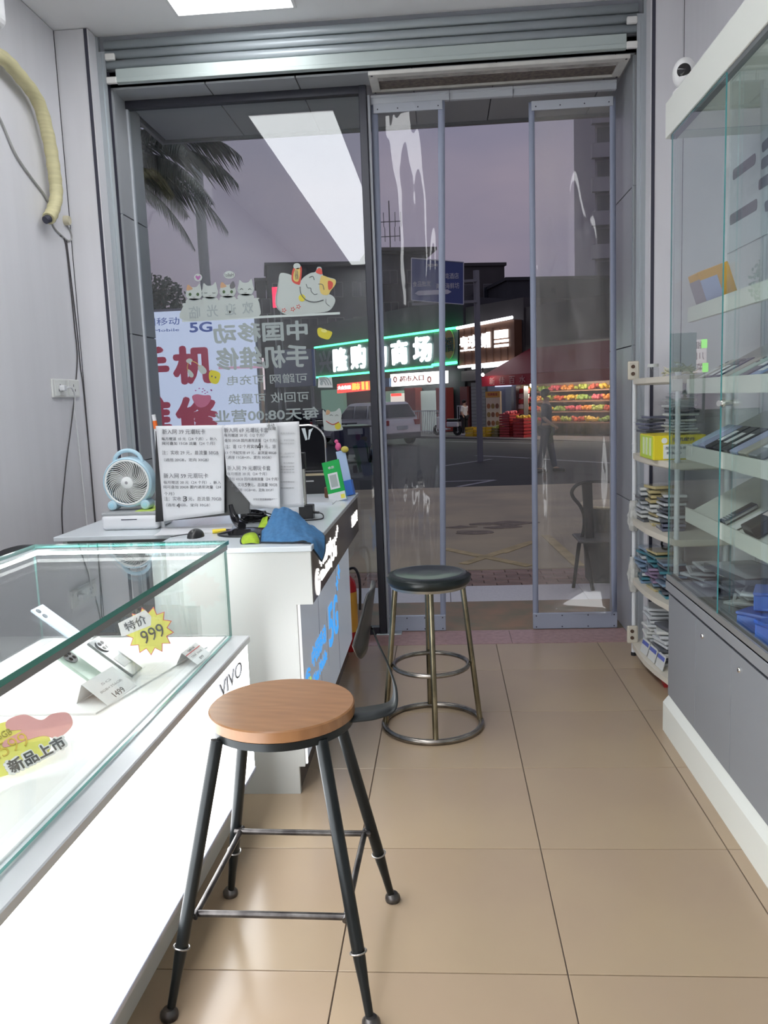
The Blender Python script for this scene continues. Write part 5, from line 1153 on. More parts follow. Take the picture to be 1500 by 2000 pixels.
# shallow pothole rubble on the apron
rub = M('rubble', (.30, .25, .19), .95, nz=.4, ns=8)
for i, (u, v, r) in enumerate(((925, 1040, .22), (1000, 1022, .26), (900, 1030, .15), (985, 1030, .2), (940, 1024, .16))):
    g0 = aG(u, v); q = B(); q.prism(blob([(r*(1+.35*math.sin(3*k+i))*math.cos(k*.785), r*.6*(1+.3*math.cos(2*k+i))*math.sin(k*.785)) for k in range(8)], 3), .008); q.build('asphalt_patch', rub, apron, g0+Vector((0, 0, -.002)))

# ================================================================== street front opposite
PA, PB = aY(615, 760, 52.), aY(1003, 760, 37.5); PA.z = PB.z = 0
ed = (PB-PA).normalized(); nF = Vector((ed.y, -ed.x, 0)); rzF = math.atan2(ed.y, ed.x); GZ = gz(40)+.12
def fs(u, v, off=0.):
    d = ray(u, v); p0 = PB+nF*off; t_ = (p0-CAMP).dot(nF)/d.dot(nF); p_ = CAMP+d*t_; return (p_-PB).dot(ed), p_.z
def shop(name, label, cat_='building'): t = thing(name, label, cat_, (PB.x, PB.y, 0), rzF); return t
def fbox(u0, v0, u1, v1, d0, d1, m, name, par, bev=0.):
    """upright block between two photo points on the street front; d0..d1 metres behind (+) or in front (-) of it"""
    s0, z0 = fs(u0, v0); s1, z1 = fs(u1, v1); q = B(); q.box(min(s0, s1), max(s0, s1), d0, d1, min(z0, z1), max(z0, z1), bev, 1); return q.build(name, m, par)
def fpoly(pts, d0, th, m, name, par):
    q = B(); q.prism([fs(u, v) for u, v in pts], th, Matrix(((1, 0, 0, 0), (0, 0, -1, d0+th), (0, 1, 0, 0), (0, 0, 0, 1)))); return q.build(name, m, par)
def ftube(u0, v0, u1, v1, d, r, m, name, par):
    s0, z0 = fs(u0, v0); s1, z1 = fs(u1, v1); q = B(); q.cyl((s0, d, z0), (s1, d, z1), r, n=8); return q.build(name, m, par)
def ftext(s_, u0, v0, u1, v1, d, m, par, bold=.02):
    s0, z0 = fs(u0, v0); s1, z1 = fs(u1, v1); return text(s_, ((s0+s1)/2, d, (z0+z1)/2), XP, ZP, abs(s1-s0), abs(z1-z0), m, par, bold=bold, ext=.02)
dwall = M('dark_wall', (.05, .052, .062), .85, nz=.3, ns=.6); dwall2 = M('dark_wall2', (.07, .065, .068), .85, nz=.3, ns=.5); brick_ = M('brown_wall', (.14, .085, .07), .85, nz=.3, ns=.8)
neong = E('neon_green', (.06, 1., .30), 4.); litW = E('sign_white', (.95, .97, 1.), 2.6); tubeW = E('tube_white', (.95, .95, 1.), 3.); teal = M('sign_teal', (.03, .10, .09), .4); litR = E('sign_red', (1., .06, .05), 1.6); litO = E('sign_orange', (1., .45, .08), 1.6)
q = B(); q.box(-34, 22, -3.2, 12, gz(40)-.3, GZ); kb = struct(q.build('far_pavement', M('pave_grey', (.16, .15, .145), .85), None, (PB.x, PB.y, 0), (0, 0, rzF)))
sm = shop('supermarket', 'supermarket with green neon sign band and white glowing letters')
def wallblock(par, u0, v0, u1, m, d0=.4, d1=9, name='wall'):
    s0, z0 = fs(u0, v0); s1, _ = fs(u1, v0); q = B(); q.box(s0, s1, d0, d1, GZ, z0); return q.build(name, m, par)
wallblock(sm, 480, 660, 893, dwall)
sg_ = fpoly([(615, 738), (893, 713), (893, 642), (615, 681)], .05, .35, teal, 'sign_band', sm)
s0, z0 = fs(615, 679); s1, z1 = fs(893, 640)
ftube(615, 679, 893, 640, -.02, .055, neong, 'neon_tube', sm); ftube(600, 739, 845, 716, -.02, .055, neong, 'neon_tube', sm); ftube(846, 713, 893, 708, -.05, .07, neong, 'neon_tube', sm)
for s_, a in (('隆', (652, 727, 678, 677)), ('购', (686, 722, 714, 671)), ('物', (731, 719, 755, 668)), ('商', (765, 714, 796, 662)), ('场', (808, 709, 843, 654))): ftext(s_, *a, -.02, litW, sm, .045)
ftext('兴', 624, 730, 645, 683, .03, M('unlit_letter', (.16, .20, .22), .5), sm, .03)
fpoly([(847, 716), (893, 711), (893, 643), (847, 650)], .02, .05, M('sign_greygreen', (.20, .25, .23), .5), 'emblem_panel', sm)
s_, z_ = fs(878, 672); q = B(); q.lathe([(0, 0), (.40, 0), (.40, .04), (0, .04)], n=32, mat=Matrix.Translation((s_, .0, z_)) @ Matrix.Diagonal((1, 1, 1.75, 1)) @ Matrix.Rotation(PI/2, 4, 'X')); q.build('gold_oval', M('dull_gold', (.42, .33, .14), .5), sm)
ftext('福', 869, 688, 887, 657, -.06, M('dark_green', (.05, .12, .08), .5), sm, .01)
eb = fpoly([(770, 755), (877, 748), (877, 724), (770, 731)], -.25, .2, E('box_white', (1., .98, .96), 2.4), 'entrance_box', sm)
ftext('超市入口', 789, 746, 836, 731, -.27, M('entrance_red', (.55, .18, .16), .5), sm, .01)
for u in (780, 847): s_, z_ = fs(u, 741); q = B(); q.tube([(s_+.13*math.cos(a), -.27, z_+.13*math.sin(a)) for a in [2*PI*k/14 for k in range(14)]], .04, 6, True); q.build('red_ring', MATS['entrance_red'], sm)
fpoly([(667, 768), (747, 760), (747, 742), (667, 750)], -.3, .15, litR, 'red_sign', sm); ftext('大众生活', 669, 761, 694, 752, -.32, litW, sm); ftext('超市', 697, 762, 712, 747, -.32, litO, sm, .03)
for u in (716, 724, 732, 740): fbox(u, 761, u+4, 745, -.33, -.3, litO, 'lit_bar', sm)
fpoly([(745, 757), (772, 755), (772, 738), (745, 740)], -.4, .2, M('blue_box', (.10, .18, .30), .5), 'blue_panel', sm)
for u in (797, 858): fbox(u, 842, u+18, 757, -.15, .3, M('red_pillar', (.30, .05, .045), .6), 'red_pillar', sm)
fbox(625, 842, 665, 760, .2, .5, M('shop_lit_green', (.12, .18, .14), .6, emit=.12, ecol=(.5, .9, .7)), 'lit_shopfront', sm); fbox(815, 842, 857, 762, .2, .5, M('shop_lit_white', (.25, .28, .27), .6, emit=.16, ecol=(.8, .95, .9)), 'lit_shopfront', sm); fbox(747, 842, 796, 762, .2, .5, MATS['shop_lit_green'], 'lit_shopfront', sm)
fbox(768, 838, 787, 768, -.1, .2, M('vending_lit', (.5, .45, .42), .5, emit=.5, ecol=(1, .9, .8)), 'poster_case', sm); fbox(768, 774, 787, 768, -.14, -.1, litR, 'red_header', sm)
q = B()
# white railing in front of the supermarket
rw = M('rail_white', (.42, .44, .46), .5)
def railing(u0, u1, vt, vb, label):
    s0, zt = fs(u0, vt, 1.6); s1, _ = fs(u1, vt, 1.6); t = thing('street_railing', label, 'railing', PB+nF*1.6+ed*s0, rzF); t.location.z = GZ; L = s1-s0; h = zt-GZ
    for z in (.12, h): q = B(); q.box(0, L, -.02, .02, z-.025, z+.025); q.build('rail', rw, t)
    n = max(3, int(L/.14))
    for k in range(n+1): q = B(); q.box(L*k/n-.012, L*k/n+.012, -.012, .012, 0, h); q.build('bar', rw, t)
railing(800, 856, 803, 842, 'white street railing in front of the supermarket pillars'); railing(893, 906, 793, 842, 'white street railing beside the person in the white shirt')
# shop with the brown sign
bsn = shop('brown_sign_shop', 'small shop with brown sign panel and white lit characters')
wallblock(bsn, 893, 600, 1006, dwall2, .5, 8)
bsg = fpoly([(897, 716), (1005, 705), (1004, 624), (897, 641)], .0, .45, M('sign_brown', (.17, .085, .05), .5, nz=.2, ns=.8), 'sign_panel', bsn)
for k in range(7): s_, z0 = fs(908+k*14, 712); _, z1 = fs(908+k*14, 640); q = B(); q.box(s_-.02, s_+.02, -.03, 0, z0, z1); q.build('panel_seam', M('sign_brown2', (.11, .055, .035), .5), bsn)
ftube(895, 641, 1003, 620, -.08, .07, tubeW, 'light_tube', bsn); ftube(898, 717, 1004, 706, -.08, .06, tubeW, 'light_tube', bsn); ftube(932, 719, 1002, 712, -.3, .05, tubeW, 'light_tube', bsn)
for s_, a in (('粤', (900, 683, 916, 656)), ('珍', (917, 680, 932, 653)), ('鲜', (942, 680, 951, 650))): ftext(s_, *a, -.05, litW, bsn, .03)
ftext('SAVORY', 901, 687, 934, 680, -.05, litW, bsn, .02); fbox(952, 679, 958, 648, -.06, -.02, litW, 'lit_block', bsn)
fpoly([(967, 662), (993, 659), (993, 643), (967, 646)], -.06, .04, litW, 'lit_block', bsn); fpoly([(967, 670), (994, 667), (994, 662), (967, 665)], -.06, .04, litW, 'lit_block', bsn); fpoly([(967, 679), (994, 676), (994, 671), (967, 674)], -.06, .04, litW, 'lit_block', bsn)
fbox(898, 745, 940, 722, .1, .5, M('fascia_grey', (.12, .11, .105), .6), 'fascia', bsn)
shm = M('far_shutter', (.20, .215, .22), .5)
s0, z1 = fs(911, 748); s1, _ = fs(938, 748)
for k in range(14): zz = GZ+(z1-GZ)*k/14; q = B(); q.box(s0, s1, .30-.03, .42, zz+.015, zz+(z1-GZ)/14); q.build('shutter_slat', shm, bsn)
s0, z1 = fs(944, 755); s1, _ = fs(1000, 755); q = B(); q.box(s0, s1, .25, .48, GZ, z1); q.build('shopfront', M('shopfront_blue', (.16, .18, .24), .5), bsn)
fbox(985, 820, 995, 755, .1, .25, M('post_bluegrey', (.20, .24, .30), .5), 'door_post', bsn); fbox(965, 756, 996, 748, .05, .1, E('lit_lavender', (.72, .75, 1.), .8), 'lit_transom', bsn)
q = B(); s_, z1 = fs(905, 790); q.box(s_-.5, s_+.05, .2, .45, GZ, fs(905, 755)[1]); q.build('red_door', M('door_maroon', (.14, .045, .045), .5), bsn)
# menu board
s0, z1 = fs(950, 765, .9); s1, _ = fs(978, 765, .9); mb = thing('menu_board', 'tall yellow-topped menu board standing on the far pavement', 'menu board', PB+nF*.9+ed*((s0+s1)/2), rzF); mb.location.z = GZ; hw = (s1-s0)/2; hh = z1-GZ
q = B(); q.box(-hw, hw, -.05, .05, 0, hh, .01, 1); q.build('board', M('menu_cream', (.62, .55, .42), .5), mb); q = B(); q.box(-hw, hw, -.06, -.05, hh*.86, hh); q.build('header', M('menu_orange', (.60, .32, .06), .5), mb)
text('招牌美食', (0, -.062, hh*.93), XP, ZP, hw*1.4, hh*.07, M('menu_red', (.35, .05, .03), .5), mb, bold=.02)
for r in range(3):
    for c in range(3):
        if r == 2 and c < 2: sz = .20
        q = B(); q.cyl((-hw*.6+c*hw*.6, -.062, hh*(.66-.2*r)), (-hw*.6+c*hw*.6, -.05, hh*(.66-.2*r)), hw*.24, n=14); q.build('dish_picture', M('dish_%d' % ((r+c) % 3), ((.35, .14, .05), (.30, .20, .06), (.22, .10, .05))[(r+c) % 3], .5), mb)
# fruit shop with red awning
fr = shop('fruit_shop', 'fruit shop with a dark red awning and bright bulbs')
wallblock(fr, 1003, 600, 1330, dwall2, .6, 9); awm = M('awning_red', (.20, .012, .022), .6); aw2 = M('valance_red', (.30, .012, .03), .6)
s0, zt = fs(990, 703); s1, _ = fs(1330, 703); sA, zb = fs(938, 737, 2.2); 
zA = fs(938, 736, 1.9)[1]; 
q = B(); sL = fs(940, 737, 1.9)[0]; sR = fs(1330, 737, 1.9)[0]
q.quad((sL, -1.9, zA), (sR, -1.9, zA), (sR, .4, zA+1.15), (sL+.6, .4, zA+1.15)); q.quad((sL, -1.9, zA), (sL+.6, .4, zA+1.15), (sL+.6, .4, zA)); solid(q.build('awning', awm, fr), .03)
q = B(); q.box(sL, sR, -1.93, -1.90, zA-.42, zA); q.build('valance', aw2, fr)
for k, s_ in enumerate('新佳百水果'): text(s_, (sL+.75+k*.62, -1.945, zA-.21), XP, ZP, .34, .30, M('valance_pale', (.55, .30, .30), .6), fr, bold=.0, ext=.01)
fbox(1003, 842, 1012, 752, .2, .55, M('shop_beige', (.34, .26, .18), .6), 'side_wall', fr)
s0, z1 = fs(1010, 752); s1, _ = fs(1330, 752); q = B(); q.box(s0, s1, .45, .6, GZ, z1); q.build('back_wall', M('shop_back', (.30, .22, .16), .6, nz=.5, ns=3), fr)
for k in range(4):
    z = GZ+.55+k*.42; q = B(); q.box(s0+.4, s1, -.9+k*.28, -.4+k*.28, z-.05, z); q.build('display_step', M('stall_wood', (.28, .16, .09), .7), fr)
frc = [M('fruit_%d' % i, c, .5) for i, c in enumerate(((.62, .42, .04), (.50, .08, .03), (.35, .42, .06), (.62, .25, .04), (.55, .10, .12), (.22, .34, .06)))]
rnd = random.Random(5)
for k in range(4):
    z = GZ+.55+k*.42; sx = s0+.5; i = 0
    while sx < s1-.5 and sx < 9:
        w = rnd.uniform(.5, .8); q = B()
        for _ in range(26): q.ball((sx+rnd.uniform(.08, w-.08), -.85+k*.28+rnd.uniform(.05, .4), z+.06+rnd.uniform(0, .12)), .07, n=6)
        ob = q.build('fruit_pile', frc[(i*5+k*2) % 6], fr); ob['kind'] = 'stuff'; sx += w+.03; i += 1
lampE = E('bulb_white', (1., .93, .80), 60.)
for i, (u, v) in enumerate(((1090, 735), (1106, 734), (1131, 738), (1142, 731), (1181, 727), (1040, 752), (1205, 722), (943, 732))):
    s_, z_ = fs(u, v, 1.2 if i != 7 else 2.4); p_ = PB+nF*(1.2 if i != 7 else 2.4)+ed*s_; t = thing('hanging_bulb', 'bright hanging bulb under the fruit shop awning', 'bulb', (p_.x, p_.y, z_), group='bulbs of the fruit shop')
    if i == 7: tag(t, 'small red-white lamp at the awning corner of the fruit shop', 'bulb')
    q = B(); q.ball((0, 0, 0), .11 if i != 7 else .06, (1, 1, 1.2), 12); q.build('bulb', lampE, t); q = B(); q.cyl((0, 0, .1), (0, 0, .3), .03, n=8); q.build('socket', dk, t)
# crates on the far pavement
def crate(u, v, w, d, h, m, label, off, n=1, grp=None, fruit=None):
    s_, _ = fs(u, v, off); p_ = PB+nF*off+ed*s_
    for k in range(n):
        t = thing('fruit_crate', label if n == 1 else label+(', lowest one' if k == 0 else ', topmost one' if k == n-1 else ', middle one'), 'crate', (p_.x, p_.y, GZ+k*h), rzF, grp)
        for bx in ((-w/2, w/2, -d/2, -d/2+.03), (-w/2, w/2, d/2-.03, d/2), (-w/2, -w/2+.03, -d/2, d/2), (w/2-.03, w/2, -d/2, d/2)):
            for zz in range(3): q = B(); q.box(*bx, .02+zz*h/3.1, .02+zz*h/3.1+h*.24); q.build('slat', m, t)
        q = B(); q.box(-w/2, w/2, -d/2, d/2, 0, .03); q.build('base', m, t)
        if fruit and k == n-1:
            q = B()
            for _ in range(24): q.ball((rnd.uniform(-w*.4, w*.4), rnd.uniform(-d*.4, d*.4), h*.85+rnd.uniform(0, .1)), .07, n=6)
            ob = q.build('fruit_pile', fruit, t); ob['kind'] = 'stuff'
cy = M('crate_yellow', (.62, .42, .03), .5); crr = M('crate_red', (.36, .03, .035), .5)
crate(925, 840, .55, .5, .42, cy, 'yellow plastic crate on the far kerb beside its twin', 2.4, 1, 'yellow crates on the kerb'); crate(949, 840, .55, .5, .42, cy, 'yellow plastic crate on the far kerb beside its twin', 2.4, 1, 'yellow crates on the kerb')
crate(974, 838, .4, .45, .38, M('crate_olive', (.20, .17, .07), .7), 'olive basket of fruit between yellow and red crates', 2.2, 1, None, frc[2]); crate(995, 838, .62, .55, .32, crr, 'red plastic crate in the stack of three with pale fruit', 2.2, 3, 'stack of red crates', frc[4]); crate(1022, 838, .62, .55, .40, crr, 'red plastic crate in the pair topped with yellow fruit', 2.2, 2, 'pair of red crates', frc[0])
s_, z_ = fs(1020, 790, 1.4); 
t = thing('snack_rack', 'tilted rack of red and white snack packs beside the fruit shop', 'rack', PB+nF*1.4+ed*fs(1017, 790, 1.4)[0], rzF); t.location.z = GZ
for k in range(5): q = B(); q.box(-.22, .22, -.05, .12, .9+k*.22, 1.08+k*.22, mat=Matrix.Rotation(-.1, 4, 'X')); q.build('snack_row', (M('snack_red', (.40, .05, .05), .5), M('snack_white', (.5, .48, .45), .5))[k % 2], t)
q = B(); q.box(-.25, -.22, -.05, .2, 0, 2.05); q.box(.22, .25, -.05, .2, 0, 2.05); q.build('frame', M('rack_dark', (.1, .1, .1), .5), t)

# ------------------------------------------------------------------ dark buildings behind, tower, antenna
def bld(u0, u1, vt, Y, m, label, wn=0, name='apartment_building', depth=6, ang=.22):
    p0_ = aY(u0, vt, Y); a_ = Vector((math.cos(ang), math.sin(ang), 0)); n_ = Vector((a_.y, -a_.x, 0)); d_ = ray(u1, vt); tt_ = (p0_-CAMP).dot(n_)/d_.dot(n_); p1_ = CAMP+d_*tt_
    L = (p1_-p0_).dot(a_); zt = p0_.z; g_ = gz(60); t = thing(name, label, 'building', (p0_.x, p0_.y, g_), ang); h = zt-g_
    q = B(); q.box(0, L, 0, depth, 0, h); q.build('wall', m, t); q = B(); q.box(-.15, L+.15, -.15, depth, h-.05, h+.2); q.build('parapet', m, t)
    wm = M('dark_pane', (.03, .035, .045), .15); wf_ = M('window_frame_far', (.13, .13, .14), .6)
    for k in range(wn):
        for zr in (h-2.8, h-5.8):
            x = L*(k+.5)/wn
            if zr > 5.5: q = B(); q.box(x-.75, x+.75, -.05, .02, zr, zr+1.3); w_ = q.build('window', wf_, t); q = B(); q.box(x-.68, x-.03, -.07, -.05, zr+.06, zr+1.24); q.build('pane', wm, w_); q = B(); q.box(x+.03, x+.68, -.07, -.05, zr+.06, zr+1.24); q.build('pane', wm, w_)
    return t, L, h
bld(520, 728, 518, 72, dwall, 'long dark flat-roofed building behind the supermarket sign', 4); bld(500, 518, 548, 71, dwall2, 'low dark building end next to the long flat roof', 1)
tb, Lb, hb_ = bld(736, 832, 497, 82, dwall, 'dark rooftop block carrying the antenna mast', 2, depth=5)
q = B(); q.box(-.9, Lb+.9, -.9, 6, hb_+.2, hb_+.5); q.build('roof_slab', dwall2, tb)
bld(832, 985, 520, 70, dwall2, 'dark building behind the blue road sign', 3); bld(990, 1330, 547, 66, dwall, 'dark low building behind the fruit shop', 5)
p_ = aY(763, 500, 86.); an = thing('roof_antenna', 'thin rooftop antenna mast with cross bars against the sky', 'antenna', (p_.x, 86., hb_+.5+gz(60)))
hA = aY(763, 392, 86.).z-an.location.z; q = B(); q.cyl((0, 0, -.2), (0, 0, hA), .06, n=8); q.build('mast', M('antenna_grey', (.10, .10, .12), .6), an)
for zf, w in ((.35, 1.0), (.62, 1.15)):
    q = B(); q.box(-w, w, -.04, .04, hA*zf-.04, hA*zf+.04); br_ = q.build('cross_bar', MATS['antenna_grey'], an)
    for x in (-w, -w*.5, w*.5, w): q = B(); q.box(x-.035, x+.035, -.03, .03, hA*zf-.5, hA*zf+.9); q.build('element', MATS['antenna_grey'], br_)
pT = aY(1163, 700, 80.); tw = thing('tower_block', 'tall grey apartment tower with rows of balconies on the far right', 'building', (pT.x, 80, gz(80)), 0); twm = M('tower_grey', (.26, .26, .30), .8)
q = B(); q.box(0, 16, 0, 12, 0, 45); q.build('wall', twm, tw); tdk = M('tower_dark', (.10, .10, .125), .6)
for k in range(14): q = B(); q.box(-.35, 14.2, -.6, .0, 2.5+k*2.95, 3.75+k*2.95); q.build('balcony', M('tower_pale', (.33, .33, .37), .8), tw); q = B(); q.box(.2, 13.8, -.05, .01, 3.9+k*2.95, 5.2+k*2.95); q.build('window_band', tdk, tw)

# ------------------------------------------------------------------ road sign on its pole
YR = 21.; pr_ = aG(936, 880); YR = 21.; b0_ = aY(936, 800, YR); gzr = gz(YR)
rs = thing('road_sign', 'blue road sign with white lettering on a grey pole', 'road sign', (b0_.x, YR, gzr)); O = Vector((b0_.x, YR, gzr)); ztop = aY(936, 528, YR).z-gzr
q = B(); q.cyl((0, 0, 0), (0, 0, ztop), .075, n=16); q.build('pole', M('pole_grey', (.20, .21, .23), .5, .3), rs)
c_ = [aY(u, v, YR)-O for u, v in ((804, 588), (905, 596), (905, 514), (804, 506))]
q = B(); q.prism([(p_.x, p_.z) for p_ in c_], .03, Matrix(((1, 0, 0, 0), (0, 0, -1, -.12), (0, 1, 0, 0), (0, 0, 0, 1)))); bd_ = q.build('board', M('sign_navy', (.045, .075, .24), .35), rs)
swt = M('sign_pale_text', (.6, .63, .68), .4)
for a, c2 in zip(c_, c_[1:]+c_[:1]): q = B(); q.cyl(Vector((a.x, -.155, a.z)), Vector((c2.x, -.155, c2.z)), .012, n=6); q.build('border', swt, bd_)
for s_, u, v, w, h in (('海湾酒店', 877, 541, 36, 11), ('大沙岭', 845, 520, 20, 6), ('食品批发', 824, 556, 34, 10), ('海湾海鲜坊', 874, 560, 44, 11)):
    p_ = aY(u, v, YR)-O; text(s_, (p_.x, -.155, p_.z), XP, ZP, w*YR/FPX, h*YR/FPX, swt, bd_, bold=0, ext=.004)
p_ = aY(846, 573, YR)-O; flat([(-.45, 0), (-.36, .06), (.36, .06), (.45, 0), (.36, -.05), (-.36, -.05)], (p_.x, -.155, p_.z), XP, ZP, swt, 'arrow', bd_, .004)
for z in (ztop-.25, ztop-.75): q = B(); q.box(-1.6, .0, -.12, -.05, z-.03, z+.03); q.build('bracket', MATS['pole_grey'], rs)

# ------------------------------------------------------------------ light box banner outside the window
YL = 6.75; xr, xl = aY(506, 700, YL).x, aY(240, 700, YL).x; zt = aY(400, 600, YL).z; Lb0 = Vector(((xl+xr)/2, YL, -.012))
lb = thing('light_box_sign', 'standing light box with blue 5G logo and red 手机维修 characters outside the window', 'sign', Lb0); hw = (xr-xl)/2; H = zt+.012
q = B(); q.box(-hw+.02, hw-.02, 0, .10, .12, H-.02); q.build('face', E('banner_face', (.62, .68, .92), .62), lb)
q = B()
for bx in ((-hw, -hw+.02), (hw-.02, hw)): q.box(*bx, -.01, .11, 0, H)
q.box(-hw, hw, -.01, .11, H-.02, H); q.box(-hw, hw, -.01, .11, .1, .12); q.build('frame', M('frame_chrome', (.25, .26, .30), .25, .7), lb)
for s in (-1, 1): q = B(); q.box(s*hw*.8-.03, s*hw*.8+.03, -.12, .2, 0, .03); q.build('foot', darkfr, lb)
def lbt(s_, u0, v0, u1, v1, m, bold=0.):
    A, C = aY(u0, v0, YL)-Lb0, aY(u1, v1, YL)-Lb0; return text(s_, ((A.x+C.x)/2, -.004, (A.z+C.z)/2), XP, ZP, abs(C.x-A.x), abs(C.z-A.z), m, lb, bold=bold, ext=.002)
bred = M('banner_red', (.42, .03, .09), .5, emit=.12, ecol=(.8, .05, .15)); bblu = M('banner_blue', (.10, .16, .48), .5, emit=.10, ecol=(.2, .3, .9))
lbt('手', 250, 753, 328, 676, bred, .05); lbt('机', 340, 752, 417, 673, bred, .05); lbt('维', 256, 848, 333, 772, bred, .05); lbt('修', 346, 850, 424, 772, bred, .05)
lbt('中国移动', 262, 638, 350, 619, bblu); lbt('China Mobile', 252, 651, 350, 641, bblu); lbt('5G', 371, 650, 414, 628, bblu, .03); 
A = aY(379, 619, YL)-Lb0; q = B(); q.box(A.x-.02, A.x+.02, -.006, -.002, A.z-.006, A.z+.006); q.build('blue_bar', bblu, lb)

# ------------------------------------------------------------------ other signs and boards seen through the window
def board(u0, v0, u1, v1, Y, m, name, label, cat_, rows=(), edge=None):
    A, C = aY(u0, v1, Y), aY(u1, v0, Y); g0 = gz(Y); w = C.x-A.x; t = thing(name, label, cat_, ((A.x+C.x)/2, Y, g0)); z0, z1 = A.z-g0, C.z-g0
    q = B(); q.box(-w/2, w/2, 0, .08, z0, z1, .01, 1); q.build('board', m, t)
    if edge: q = B(); q.box(w/2-.03, w/2+.03, -.03, .10, z0, z1); q.build('edge', edge, t)
    for s in (-1, 1): q = B(); q.cyl((s*w*.42, .12, 0), (s*w*.42, .12, z1*.98), .04, n=8); q.build('post', MATS['pole_grey'], t)
    for s_, f, hh, m_ in rows: text(s_, (0, -.012, z0+(z1-z0)*f), XP, ZP, w*.62, hh*(z1-z0), m_, t, bold=.01, ext=.006)
    return t
board(537, 681, 611, 757, 20., M('board_greyblue', (.26, .29, .35), .6), 'hoarding_board', 'plain grey-blue board on posts across the parking area', 'board', (), M('edge_blue', (.05, .12, .35), .4))
tt = board(494, 699, 514, 762, 24., E('sign_pinkwhite', (1., .80, .86), .6), 'pink_lit_sign', 'small pink and white lit sign with green corners', 'sign', [('川', .5, .22, M('pink_ink', (.6, .1, .25), .5)), ('湘', .83, .22, MATS['pink_ink']), ('菜', .17, .22, MATS['pink_ink'])])
q = B(); p0_ = aY(496, 751, 24.)-Vector(tt.location); q.box(p0_.x-.08, p0_.x+.08, -.03, -.01, p0_.z-.15, p0_.z+.1); q.build('green_corner', E('lit_lime', (.3, 1., .1), 1.2), tt); q = B(); p0_ = aY(496, 708, 24.)-Vector(tt.location); q.box(p0_.x-.08, p0_.x+.08, -.03, -.01, p0_.z-.12, p0_.z+.12); q.build('green_corner', MATS['lit_lime'], tt)
board(533, 560, 546, 601, 46., E('sign_redlit', (1., .03, .10), 1.2), 'red_lit_sign', 'narrow red lit sign high on the dark building', 'sign')
# added pale post, modelled in place of a reflection in the window glass
pl0 = aY(414, 700, 13.); lp = thing('reflection_post', 'pale grey post standing in for a window reflection behind the light box sign', 'reflection post', (pl0.x, 13., gz(13))); q = B(); q.cyl((0, 0, 0), (-.06, 0, 9.), .085, .07, n=16); q.build('post', M('reflection_pale', (.42, .47, .47), .5), lp); q = B(); q.cyl((0, 0, 0), (0, 0, .35), .12, n=16); q.build('base', MATS['reflection_pale'], lp); q = B(); q.tube(smoothpts([(-.06, 0, 9.), (-.1, 0, 9.4), (-.8, 0, 9.7), (-1.6, 0, 9.75)], 5), .05, 8); q.build('arm', MATS['reflection_pale'], lp); q = B(); q.box(-2.2, -1.5, -.12, .12, 9.68, 9.80, .03, 2); q.build('post_head', MATS['reflection_pale'], lp)

# ------------------------------------------------------------------ palm and tree
leafm = M('palm_green', (.045, .075, .05), .6, nz=.3, ns=4); trunkm = M('palm_trunk', (.12, .09, .07), .9, nz=.4, ns=10, bump=.4)
YPm = 11.5; pc = aY(170, 330, YPm); pm = thing('palm_tree', 'palm tree with drooping feathery fronds beyond the window', 'palm', (pc.x, YPm, gz(YPm))); top = Vector((0, 0, pc.z-gz(YPm)))
q = B(); q.tube([(0, 0, 0), (.05, 0, top.z*.5), top], [.22, .17, .15], 14); q.build('trunk', trunkm, pm)
def frond(az, el, L, seed):
    rn = random.Random(seed); q = B(); pts = []; n = 22
    d = Vector((math.cos(az), math.sin(az), 0))
    for i in range(n+1):
        f = i/n; pts.append(top+d*(L*(f-.16*f*f*f))+Vector((0, 0, L*(math.sin(el)*f*1.15-.62*f*f))))
    q.tube(pts, [.022*(1-.85*i/n) for i in range(n+1)], 6)
    for i in range(2, n*3):
        f = i/(n*3); k = min(n-1, int(f*n)); p_ = pts[k].lerp(pts[k+1], f*n-k); t_ = (pts[k+1]-pts[k]).normalized(); sd_ = t_.cross(ZP).normalized()
        for s in (-1, 1):
            ll = L*.26*math.sin(PI*min(1, f*.88+.12))**.6*rn.uniform(.85, 1.1); dirv = (sd_*s*.80+t_*.62+Vector((0, 0, -.30+rn.uniform(-.18, .12)))).normalized(); e_ = p_+dirv*ll+Vector((0, 0, -ll*.22)); m_ = p_+dirv*ll*.5; w = t_*.011
            q.bm.faces.new([q.bm.verts.new(v_) for v_ in (p_-w, p_+w, m_+w*1.1, e_, m_-w*1.1)])
    return q.build('frond', leafm, pm, recalc=False)
for i, (az, el, L) in enumerate(((-.2, 1.15, 2.3), (.5, .95, 2.2), (-.75, .75, 2.2), (.15, .62, 2.5), (-.35, .28, 2.4), (-.1, .85, 2.5), (.05, .45, 2.45), (-.5, .5, 2.3), (.2, .2, 2.2), (.9, .35, 1.9), (-1.3, .6, 2.2), (2.3, .6, 2.2), (3.3, .5, 2.2), (4.1, .7, 2.1), (.0, -.05, 1.7), (1.7, .6, 2.1))): frond(az, el, L, i)
pt_ = aY(318, 600, 34.); tr_ = thing('street_tree', 'dark leafy tree behind the light box sign', 'tree', (pt_.x, 34., gz(34))); zc = aY(310, 575, 34.).z-gz(34)
q = B(); q.tube([(0, 0, 0), (.1, 0, zc*.6), (0, 0, zc)], [.2, .15, .08], 10); q.build('trunk', trunkm, tr_)
q = B(); rn = random.Random(3)
